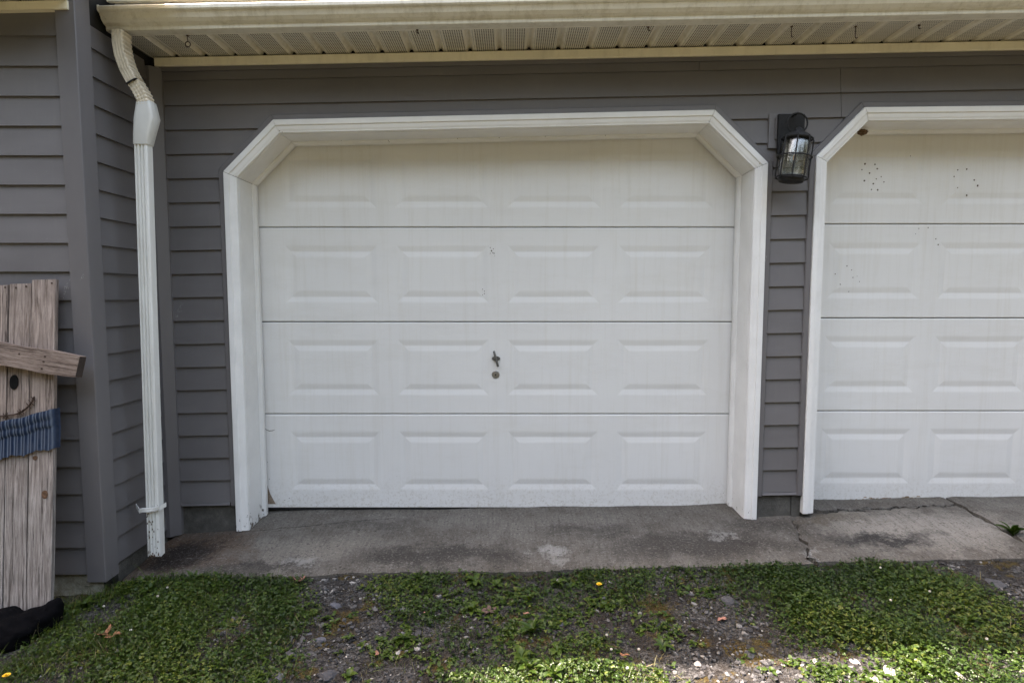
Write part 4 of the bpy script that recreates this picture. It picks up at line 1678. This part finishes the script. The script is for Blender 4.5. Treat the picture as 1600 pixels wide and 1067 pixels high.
B_moss = [blob(300, 1000, 170, 70, .35), blob(760, 930, 160, 40, .6), blob(900, 1010, 120, 30, .6), blob(1330, 905, 110, 24, .6), blob(1230, 1000, 60, 40, .8), blob(1020, 955, 90, 40, .9), blob(1150, 960, 60, 36, .8), blob(540, 1010, 110, 40, .45), blob(640, 930, 70, 24, .6), blob(1180, 1000, 110, 40, .7), blob(1450, 915, 70, 30, .6), blob(1560, 1000, 60, 50, .7), blob(440, 990, 50, 40, .5), blob(860, 985, 200, 60, .4), blob(1010, 905, 60, 18, .9), blob(740, 945, 80, 30, .5), blob(1590, 930, 40, 30, .2)]
B_grav = [blob(540, 960, 160, 60, 1), blob(480, 1040, 160, 50, 1), blob(1140, 985, 90, 40, 1), blob(1120, 1055, 160, 26, 1), blob(1560, 930, 110, 45, 1), blob(1300, 1060, 80, 24, .8), blob(800, 975, 150, 40, .35), blob(700, 990, 110, 30, .6), blob(1240, 1040, 110, 24, .8), blob(1090, 905, 60, 20, .6)]


def sample(n, dens, seed):
    r_ = np.random.default_rng(seed)
    x = r_.uniform(XL, XR, n)
    y = r_.uniform(YN, YF, n)
    keep = r_.uniform(0, 1, n) < dens(x, y)
    # keep clear of the house wall's footprint
    keep &= ~((x < -1.84) & (y > -.60))
    # off the concrete
    fy = FRONT - .06 * np.clip(x - 2.2, 0, 9) - .004
    keep &= y < fy
    return x[keep], y[keep], r_


def euler_mats(rz, rx, ry):
    cz, sz, cx, sx, cy, sy = np.cos(rz), np.sin(rz), np.cos(rx), np.sin(rx), np.cos(ry), np.sin(ry)
    n = len(rz)
    Z = np.zeros(n)
    O = np.ones(n)
    Rz = np.stack([cz, -sz, Z, sz, cz, Z, Z, Z, O], -1).reshape(n, 3, 3)
    Rx = np.stack([O, Z, Z, Z, cx, -sx, Z, sx, cx], -1).reshape(n, 3, 3)
    Ry = np.stack([cy, Z, sy, Z, O, Z, -sy, Z, cy], -1).reshape(n, 3, 3)
    return Rz @ Rx @ Ry


def instance(tv, tf, mats, scale, pos, rnd):
    n = len(pos)
    v = np.einsum('nij,kj->nki', mats, tv) * scale[:, None, None] if scale.ndim == 1 else np.einsum('nij,nkj->nki', mats, tv[None] * scale[:, None, :])
    v = v + pos[:, None, :]
    k = len(tv)
    f = tf[None] + (np.arange(n) * k)[:, None, None]
    return v.reshape(-1, 3), f.reshape(-1, 3), np.repeat(rnd, k)


def merge(parts):
    vs, fs, rs, o_ = [], [], [], 0
    for v, f, r_ in parts:
        vs.append(v)
        fs.append(f + o_)
        rs.append(r_)
        o_ += len(v)
    return np.concatenate(vs), np.concatenate(fs), np.concatenate(rs)


# one blade, unit length along +Z bending to +Y
def blade_t(bend_):
    ts = [0, .35, .7, 1]
    ws = [.5, .45, .30, 0]
    v = []
    for t, w in zip(ts, ws):
        y, z = bend_ * t ** 2, t * (1 - .35 * bend_ * t)
        if w:
            v += [(-w, y, z), (w, y, z)]
        else:
            v.append((0, y, z))
    f = [(0, 1, 3), (0, 3, 2), (2, 3, 5), (2, 5, 4), (4, 5, 6)]
    return np.array(v, float), np.array(f)


def leaflet_t(l=1.0, w=.75, fold=.18, n=3, droop=.2):
    pr = [(0, .12), (.35, 1.0), (.7, .95), (1.0, .0)]
    v, f = [], []
    for t, k in pr:
        z = -droop * t * t
        v += [(-w / 2 * k, l * t, z + fold * k * .5), (0, l * t * (1 if t < 1 else .96), z), (w / 2 * k, l * t, z + fold * k * .5)]
    for i in range(3):
        a_ = i * 3
        for c_ in (0, 1):
            f += [(a_ + c_, a_ + c_ + 1, a_ + c_ + 4), (a_ + c_, a_ + c_ + 4, a_ + c_ + 3)]
    return np.array(v, float), np.array(f)


def clover_t():
    lv, lf = leaflet_t(1, .95, .22, 3, .1)
    vs, fs = [], []
    for k in range(3):
        a_ = 2 * math.pi * k / 3
        m_ = np.array([[math.cos(a_), -math.sin(a_), 0], [math.sin(a_), math.cos(a_), 0], [0, 0, 1]])
        fs.append(lf + len(vs) * len(lv))
        vs.append(lv @ m_.T)
    return np.concatenate(vs), np.concatenate(fs)


def stalk_t():
    return np.array([(-.5, 0, 0), (.5, 0, 0), (.4, .0, 1), (-.4, .0, 1), (0, -.5, 0), (0, .5, 0), (0, .4, 1), (0, -.4, 1)], float), np.array([(0, 1, 2), (0, 2, 3), (4, 5, 6), (4, 6, 7)])


dens_c = lambda x, y: field(B_clover, x, y) * np.clip(.70 + .62 * vnoise(x, y, 15, 3), .05, 1)
dens_g = lambda x, y: field(B_grass, x, y) * np.clip(.5 + .6 * vnoise(x, y, 17, 5), .03, 1)
dens_s = lambda x, y: field(B_small, x, y, .5) * np.clip(.22 + .95 * vnoise(x, y, 17, 8), .0, 1)
dens_m = lambda x, y: field(B_moss, x, y, .5) * np.clip(.62 + .8 * vnoise(x, y, 16, 9), .0, 1)

# clover
x, y, r_ = sample(190000, dens_c, 21)
n = len(x)
dl = dens_c(x, y)
gz_ = ground_z(x, y)
hgt = r_.uniform(.006, .034, n) * (.5 + .7 * dl)
sz = r_.uniform(.0036, .0085, n) * (1 + .35 * (r_.uniform(0, 1, n) < .12))
pos = np.stack([x, y, gz_ + hgt], -1)
mats = euler_mats(r_.uniform(0, 6.28, n), r_.normal(-.15, .35, n), r_.normal(0, .35, n))
rnd = np.clip(r_.normal(.48, .24, n) + .34 * vnoise(x, y, 6, 30), 0, 1)
cv, cf = clover_t()
parts = [instance(cv, cf, mats, sz, pos, rnd)]
sv, sf = stalk_t()
parts.append(instance(sv, sf, euler_mats(r_.uniform(0, 6.28, n), np.zeros(n), np.zeros(n)), np.stack([np.full(n, .0012), np.full(n, .0012), hgt + .006], -1), np.stack([x, y, gz_ - .006], -1), np.full(n, .8)))
tag(link('clover_patch', tris_mesh('clover_patch', *merge(parts)[:2], M['clover'], merge(parts)[2])), kind='stuff')
# grass
x, y, r_ = sample(80000, dens_g, 22)
xe, ye, r2 = sample(80000, lambda x, y: np.clip(dens_c(x, y) * .34 + dens_s(x, y) * .4, 0, 1), 23)
x, y = np.concatenate([x, xe]), np.concatenate([y, ye])
n = len(x)
parts = []
lot = r_.integers(0, 3, n)
for b_ in range(3):
    q_ = lot == b_
    k = q_.sum()
    bv, bf = blade_t((.35, .7, 1.1)[b_])
    ln = r_.uniform(.018, .058, k) * np.where(x[q_] < -1.1, 1.4, 1) * np.where(r_.uniform(0, 1, k) < .06, 1.7, 1)
    wd = r_.uniform(.0010, .0030, k)
    parts.append(instance(bv, bf, euler_mats(r_.uniform(0, 6.28, k), r_.normal(0, .4, k), r_.normal(0, .25, k)), np.stack([wd, ln, ln], -1), np.stack([x[q_], y[q_], ground_z(x[q_], y[q_]) - .004], -1), np.clip(r_.normal(.52, .25, k) + .2 * vnoise(x[q_], y[q_], 7, 61) + .45 * (r_.uniform(0, 1, k) < .05), 0, 1)))
vv, ff, rr_ = merge(parts)
tag(link('grass', tris_mesh('grass', vv, ff, M['grass'], rr_)), kind='stuff')
# small weeds: loose rosettes of little leaves
x, y, r_ = sample(26000, dens_s, 24)
parts = []
lv, lf = leaflet_t(1, .55, .15, 3, .35)
for k in range(6):
    n = len(x)
    use = r_.uniform(0, 1, n) < .85
    n = use.sum()
    a_ = k * 1.05 + r_.uniform(-.4, .4, n)
    sz = r_.uniform(.007, .026, n)
    parts.append(instance(lv, lf, euler_mats(a_, r_.uniform(.05, .8, n), r_.normal(0, .3, n)), sz, np.stack([x[use] + r_.normal(0, .002, n), y[use] + r_.normal(0, .002, n), ground_z(x[use], y[use]) + r_.uniform(0, .010, n)], -1), np.clip(r_.normal(.5, .25, n), 0, 1)))
vv, ff, rr_ = merge(parts)
tag(link('small_weeds', tris_mesh('small_weeds', vv, ff, M['weed'], rr_)), kind='stuff')
# moss
x, y, r_ = sample(150000, dens_m, 25)
n = len(x)
bv, bf = blade_t(.5)
ln = r_.uniform(.004, .012, n)
rnd = np.clip(.45 + .4 * vnoise(x, y, 9, 44) + r_.normal(0, .15, n), 0, 1)
vv, ff, rr_ = instance(bv, bf, euler_mats(r_.uniform(0, 6.28, n), r_.normal(0, .5, n), r_.normal(0, .3, n)), np.stack([r_.uniform(.0012, .0028, n), ln, ln], -1), np.stack([x, y, ground_z(x, y) - .002], -1), rnd)
tag(link('moss', tris_mesh('moss', vv, ff, M['moss'], rr_)), kind='stuff')
# gravel
ico = bmesh.new()
bmesh.ops.create_icosphere(ico, subdivisions=1, radius=1)
iv = np.array([v.co[:] for v in ico.verts])
it = np.array([[v.index for v in f.verts] for f in ico.faces])
ico.free()
dens_p = lambda x, y: np.clip(.10 + field(B_grav, x, y, .5) * (.75 + .5 * vnoise(x, y, 11, 51)), 0, 1) * np.clip(1.15 - dens_c(x, y), .15, 1)
x, y, r_ = sample(40000, dens_p, 26)
n = len(x)
parts = []
for t_ in range(5):
    q_ = (np.arange(n) % 5) == t_
    k = q_.sum()
    tv = iv * np.random.default_rng(t_).uniform(.62, 1.25, (len(iv), 1))
    sz = .0026 + .0150 * r_.beta(.85, 4.0, k)
    sc = np.stack([sz * r_.uniform(.8, 1.5, k), sz * r_.uniform(.7, 1.2, k), sz * r_.uniform(.45, .8, k)], -1)
    parts.append(instance(tv, it, euler_mats(r_.uniform(0, 6.28, k), r_.normal(0, .3, k), r_.normal(0, .3, k)), sc, np.stack([x[q_], y[q_], ground_z(x[q_], y[q_]) + sz * .15], -1), np.clip(r_.beta(1.6, 2.4, k), 0, 1)))
vv, ff, rr_ = merge(parts)
tag(link('gravel', tris_mesh('gravel', vv, ff, M['pebble'], rr_)), kind='stuff')

# single stones one can point to
def stone(px, py, w, h, mat, label, seed, grp='larger stones lying in the gravel'):
    rr = random.Random(seed)
    p = at_ground(px, py)
    a_ = (at_ground(px + w / 2, py).x - p.x) * .92
    bm = bmesh.new()
    bmesh.ops.create_icosphere(bm, subdivisions=3, radius=1)
    k1 = [rr.uniform(2, 5) for _ in range(6)]
    pl = [Vector((rr.gauss(0, 1), rr.gauss(0, 1), rr.gauss(.2, 1))).normalized() for _ in range(13)]
    for v in bm.verts:
        c = v.co.copy()
        for nrm in pl:
            d = c.dot(nrm) - .66
            if d > 0:
                c -= nrm * d
        k = 1 + .07 * math.sin(k1[0] * c.x + k1[1]) * math.sin(k1[2] * c.y + k1[3]) + rr.gauss(0, .014)
        v.co = Vector((c.x * a_ * k, c.y * a_ * .8 * k, c.z * a_ * h * k))
    me = bpy.data.meshes.new('stone')
    bm.to_mesh(me)
    bm.free()
    me.materials.append(mat)
    o = link('stone', me)
    o.location = p + Vector((0, 0, a_ * h * .05))
    o.rotation_euler = (rr.uniform(-.1, .1), rr.uniform(-.1, .1), rr.uniform(0, 6))
    return tag(o, label, 'stone', grp)


for i, s in enumerate([
    (1140, 940, 40, .45, M['asphalt'], 'round speckled asphalt lump in moss left of the clover patch'),
    (943, 937, 17, .7, M['bluerock'], 'small blue-grey stone just below the yellow dandelion'),
    (878, 976, 17, .6, M['bluerock'], 'small dark slate stone among weeds in the middle'),
    (455, 1024, 36, .45, M['asphalt'], 'broad dark grey stone in the bare gravel at left'),
    (500, 1000, 22, .5, M['bluerock'], 'mid grey stone behind the broad dark one in gravel'),
    (512, 1058, 34, .6, M['asphalt'], 'black rough stone at the bottom edge of the gravel'),
    (436, 1060, 26, .5, M['bluerock'], 'flat blue-grey stone at the bottom left of the gravel'),
    (483, 992, 17, .4, M['bluerock'], 'thin flat slate stone in bare gravel at left'),
    (525, 945, 26, .25, M['bluerock'], 'flat slate slab near the concrete edge in bare gravel'),
    (626, 952, 17, .7, M['whiterock'], 'pale chip beside the left weeds in gravel'),
    (545, 1045, 13, .6, M['whiterock'], 'small tan stone near the bottom of the gravel'),
    (1390, 1052, 38, .6, M['whiterock'], 'large whitish rock in sunlight at the clover edge'),
    (1372, 1064, 28, .5, M['whiterock'], 'half buried pale rock touching the large whitish rock'),
    (1496, 1056, 30, .55, M['whiterock'], 'grey white rock in sunlit clover at the right'),
    (1335, 1034, 22, .4, M['whiterock'], 'flat pale stone at the clover patch shadow line'),
    (1320, 1012, 18, .45, M['bluerock'], 'grey stone just inside the shade below the clover'),
    (1170, 1022, 28, .4, M['asphalt'], 'dull grey stone in the gravel right of the moss'),
    (1090, 1037, 17, .5, M['whiterock'], 'light stone on the shadow line in the gravel'),
    (1500, 947, 34, .3, M['asphalt'], 'flat dark stone beside the right edge of the clover patch'),
    (1555, 912, 46, .2, M['asphalt'], 'broad flat asphalt piece in the gravel at far right'),
    (1080, 930, 22, .3, M['asphalt'], 'low dark stone left of the round speckled lump'),
    (205, 1003, 12, .7, M['bluerock'], 'small blue-grey stone in the left grass by a clover flower'),
    (183, 1017, 13, .5, M['whiterock'], 'pale grey stone half hidden in the left grass'),
    (1308, 1062, 22, .5, M['whiterock'], 'rounded pale stone in sunlit gravel left of the whitish rock'),
]):
    stone(*s, seed=40 + i)

# broadleaf weeds one can point to
def leaf_mesh(l, w, curl, seed):
    rr = random.Random(seed)
    nseg = 7
    vs, fs = [], []
    for s in range(nseg + 1):
        t = s / nseg
        k = math.sin(math.pi * min(1, (t * .92 + .06)) ** .85) ** .8 * (1 if t < .97 else .2)
        if t < .18:
            k = max(.10, k * .35)
        wob = 1 + rr.uniform(-.1, .1)
        z = .30 * l * math.sin(t * 1.9) - curl * l * t * t
        vs += [(-w / 2 * k * wob, l * t, z + .12 * w * k), (-w / 4 * k, l * t, z + .03 * w * k), (0, l * t, z), (w / 4 * k, l * t, z + .03 * w * k), (w / 2 * k * wob, l * t, z + .12 * w * k)]
    for s in range(nseg):
        for c_ in range(4):
            a_ = s * 5 + c_
            fs.append((a_, a_ + 1, a_ + 6, a_ + 5))
    me = bpy.data.meshes.new('leaf')
    me.from_pydata(vs, [], fs)
    me.materials.append(M['weed'])
    at = me.attributes.new('rnd', 'FLOAT', 'POINT')
    at.data.foreach_set('value', [rr.uniform(.25, .85)] * len(vs))
    me.polygons.foreach_set('use_smooth', [True] * len(fs))
    return me


LEAVES = [leaf_mesh(1, .36, .25, 1), leaf_mesh(1, .46, .40, 2), leaf_mesh(1, .30, .15, 3), leaf_mesh(1, .55, .35, 4)]


def weed(px, py, size, nl, up, kinds, label, seed):
    rr = random.Random(seed)
    p = at_ground(px, py)
    t = thing('broadleaf_weed', label, 'weed', p, (0, 0, rr.uniform(0, 6)), 'broadleaf weeds in the drive')
    for k in range(nl):
        o = link('leaf', LEAVES[rr.choice(kinds)], t)
        o.rotation_euler = (rr.uniform(.05, up), rr.uniform(-.25, .25), 6.283 * k / nl + rr.uniform(-.35, .35))
        s = size * rr.uniform(.65, 1.1)
        o.scale = (s, s, s)
        o.location = (0, 0, .006)
    return t


for i, wv in enumerate([
    (742, 912, .058, 8, .7, (1, 3), 'broad leaved weed nearest the slab edge in the middle'),
    (775, 918, .045, 7, .6, (1, 3), 'flat weed right of the one at the slab edge'),
    (738, 957, .050, 7, .9, (1, 3), 'pale weed with upright leaves left of the dark dead leaf'),
    (826, 940, .048, 7, .8, (1, 3), 'leafy weed left of the yellow dandelion'),
    (872, 915, .046, 7, .6, (1, 3), 'wide leaved weed under the slab, left above the dandelion'),
    (832, 990, .075, 9, .8, (0, 2), 'star shaped weed with long leaves in the middle'),
    (815, 1030, .060, 8, .5, (1, 3), 'dark broad weed on the shadow line'),
    (870, 1018, .050, 8, .5, (1, 3), 'dark low weed right of the broad one on the shadow line'),
    (828, 1048, .062, 10, .9, (0, 2), 'bright sunlit weed with long leaves at the bottom'),
    (868, 1058, .058, 10, .9, (0, 2), 'second bright sunlit weed, right of the first at the bottom'),
    (1035, 1012, .055, 8, .3, (0, 2), 'flat dull rosette weed in moss beside the gravel'),
    (630, 1000, .045, 8, .6, (0, 1), 'small weed alone in the bare gravel'),
    (545, 1000, .035, 7, .6, (0, 1), 'tiny weed beside the slate in the bare gravel'),
    (545, 1060, .040, 8, .6, (1, 3), 'small weed between dark stones at the bottom'),
    (450, 1035, .035, 7, .6, (1, 3), 'small weed beside the broad dark stone'),
    (425, 907, .050, 8, .7, (1, 3), 'weed at the slab edge left of the red maple leaf'),
    (238, 925, .060, 7, 1.2, (0, 2), 'upright leafy weed below the downspout'),
    (303, 908, .055, 6, 1.3, (0, 2), 'tall narrow weed at the slab edge right of the downspout'),
    (135, 950, .055, 8, .8, (1, 3), 'yellow green lobed weed under the corner post'),
    (1438, 1008, .045, 6, 1.1, (1, 3), 'upright bright leaf weed on the sunlit clover edge'),
    (1330, 1000, .040, 7, .5, (3, 1), 'broad dark weed at the clover patch foot'),
    (1510, 975, .055, 8, .8, (0, 1), 'pointed weed at the right end of the clover patch'),
    (1145, 897, .045, 10, 1.2, (2, 0), 'grassy weed at the slab edge right of bare soil'),
    (1020, 893, .030, 8, .7, (1, 3), 'small weed at the slab edge on bare soil'),
    (1588, 828, .085, 16, 1.25, (2, 0), 'green weed growing in the slab joint at far right'),
    (1435, 1050, .050, 9, .7, (1, 3), 'sunlit broad weed between the whitish rocks'),
    (650, 925, .040, 8, .5, (1, 3), 'small weed in moss right of the bare gravel'),
]):
    t = weed(*wv, seed=90 + i)
    if i == 24:
        pz = at_y(1590, 836, -.22)
        t.location = (2.545, pz.y - .05, slab_z(2.5) - .03)

# flowers
def dandelion(px, py, label):
    p = at_ground(px, py + 7)
    t = thing('dandelion', label, 'flower', p, group='yellow dandelions')
    MB().tube([(0, 0, -.01), (.003, 0, .012), (.002, -.003, .026)], .0016, 6).build('stem', M['stem'], t, smooth=True)
    m = MB()
    for ring, (n, l, el) in enumerate(((15, .013, .25), (12, .010, .7), (8, .006, 1.15))):
        for k in range(n):
            a_ = 6.283 * k / n + ring * .2
            d = Vector((math.cos(a_) * math.cos(el), math.sin(a_) * math.cos(el), math.sin(el)))
            sd = Vector((-math.sin(a_), math.cos(a_), 0)) * .0019
            b0 = Vector((.002, -.003, .026))
            m.add([b0 - sd * .5, b0 + sd * .5, b0 + d * l + sd, b0 + d * l - sd], [(0, 1, 2, 3)])
    m.build('flower_head', M['petal'], t, fix=False)


dandelion(935, 914, 'yellow dandelion among weeds in the middle of the drive')
dandelion(11, 1058, 'yellow dandelion in the grass at bottom left')


def clover_flower(px, py, label, sun_=False):
    p = at_ground(px, py + 6)
    t = thing('clover_flower', label, 'flower', p, group='white clover flowers')
    MB().tube([(0, 0, -.01), (.002, .001, .015), (0, 0, .036)], .0012, 6).build('stem', M['stem'], t, smooth=True)
    m = MB()
    for k in range(46):
        zz = 1 - 2 * (k + .5) / 46
        if zz < -.7:
            continue
        a_ = k * 2.39996
        d = Vector((math.cos(a_) * math.sqrt(1 - zz * zz), math.sin(a_) * math.sqrt(1 - zz * zz), zz))
        b0 = Vector((0, 0, .037)) + d * .002
        e = b0 + d * .0038 + Vector((0, 0, .001))
        s = d.orthogonal().normalized() * .0013
        s2 = d.cross(s)
        m.add([b0 - s, b0 + s2, b0 + s, e], [(0, 1, 3), (1, 2, 3), (2, 0, 3)])
    m.build('flower_head', M['clover_white'], t, fix=False)


for px, py, lb in [
    (262, 924, 'white clover flower just below the downspout slab corner'),
    (247, 938, 'white clover flower left of the one nearest the slab corner'),
    (163, 954, 'white clover flower in grass under the corner post'),
    (205, 992, 'white clover flower beside the brown curled leaf'),
    (955, 1023, 'pinkish clover flower on the shadow line at the middle'),
    (998, 1023, 'pink clover flower right of the middle one on the shadow line'),
    (980, 1053, 'clover flower standing in the sunlit grass at the bottom'),
    (1375, 893, 'white clover flower at the slab edge over the clover patch'),
    (1391, 945, 'white clover flower in the middle of the clover patch'),
    (1541, 1007, 'white clover flower at the right end of the clover patch'),
    (1452, 931, 'small white clover flower near the right gravel'),
    (948, 1000, 'faint white clover flower in the middle weeds'),
]:
    clover_flower(px, py, lb)

# fallen leaves
def fallen_leaf(px, py, size, mat, label, lobes, seed, lift=.012):
    rr = random.Random(seed)
    p = at_ground(px, py)
    outline = []
    n = 40
    for k in range(n):
        a_ = 2 * math.pi * k / n
        if lobes:
            r0 = .42 + .58 * abs(math.cos(a_ * 2.5)) ** 1.3 + .10 * math.sin(a_ * 15)
        else:
            r0 = .55 + .45 * abs(math.cos(a_)) + .05 * math.sin(9 * a_)
        outline.append((a_, r0 * size))
    vs = [(0, 0, lift)]
    fs = []
    c1, c2 = rr.uniform(0, 6), rr.uniform(.25, .5)
    for ring in (.35, .7, 1.0):
        for a_, r0 in outline:
            x, y = math.cos(a_) * r0 * ring, math.sin(a_) * r0 * ring * (.9 if lobes else .6)
            z = lift + c2 * (x * math.cos(c1) + y * math.sin(c1)) ** 2 / size * 1.6 + .12 * size * math.sin(3 * a_ + c1) * ring ** 2
            vs.append((x, y, z))
    for k in range(n):
        fs.append((0, 1 + k, 1 + (k + 1) % n))
        for rg in range(2):
            b_ = 1 + rg * n
            fs.append((b_ + k, b_ + n + k, b_ + n + (k + 1) % n, b_ + (k + 1) % n))
    me = bpy.data.meshes.new('fallen_leaf')
    me.from_pydata(vs, [], fs)
    me.materials.append(mat)
    me.polygons.foreach_set('use_smooth', [True] * len(fs))
    o = link('fallen_leaf', me)
    o.location = p
    o.rotation_euler = (rr.uniform(-.1, .35), rr.uniform(-.2, .2), rr.uniform(0, 6))
    s = o.modifiers.new('thickness', 'SOLIDIFY')
    s.thickness = .0006
    tag(o, label, 'leaf', 'dry fallen leaves')


fallen_leaf(465, 910, .030, M['leaf_red'], 'reddish maple leaf lying against the slab edge', True, 1)
fallen_leaf(160, 1001, .034, M['leaf_brown'], 'curled orange brown leaf in the left grass', True, 2, .024)
fallen_leaf(178, 1002, .028, M['leaf_brown'], 'brown leaf crumpled against the curled orange one', False, 3, .026)
fallen_leaf(765, 958, .034, M['leaf_dark'], 'dark purple brown dead leaf among the middle weeds', True, 4)
fallen_leaf(664, 964, .012, M['leaf_red'], 'tiny red leaf scrap in pale gravel chips', False, 5)
fallen_leaf(823, 964, .012, M['leaf_red'], 'tiny red leaf scrap left of the star shaped weed', False, 6, .02)
fallen_leaf(975, 1036, .020, M['leaf_brown'], 'orange leaf in sunlit grass at the bottom', False, 7, .03)
fallen_leaf(1128, 972, .022, M['leaf_red'], 'tan leaf scrap lying on gravel below the asphalt lump', False, 8, .014)
fallen_leaf(1335, 879, .026, M['leaf_brown'], 'orange leaf sliver at the slab edge over the clover patch', False, 9, .02)
fallen_leaf(590, 1027, .016, M['leaf_red'], 'narrow tan leaf in the bottom of the bare gravel', False, 10, .012)

# ------------------------------------------------------------------ unseen trees behind the camera, added to cut the low sky
x, y, z, szs = [], [], [], []
r_ = np.random.default_rng(77)
n = 9000
an = r_.uniform(R(-205), R(25), n)
rad = 12.5 + r_.gamma(2.0, 1.2, n)
top_ = 8.6 + 1.3 * np.sin(an * 9) + .9 * np.sin(an * 23 + 1)
zz = -.5 + (top_ + .5) * r_.beta(1.2, 1.0, n)
cx_, cy_ = np.cos(an) * rad + 1.0, np.sin(an) * rad - .5
lv, lf = leaflet_t(1, .8, .2, 3, .2)
vv, ff, rr_ = instance(lv, lf, euler_mats(r_.uniform(0, 6.28, n), r_.normal(.3, .8, n), r_.normal(0, .8, n)), r_.uniform(.45, 1.1, n), np.stack([cx_, cy_, zz], -1), r_.uniform(0, 1, n))
tag(link('unseen_woods', tris_mesh('unseen_woods', vv, ff, M['unseen_woods'], rr_)), kind='stuff')
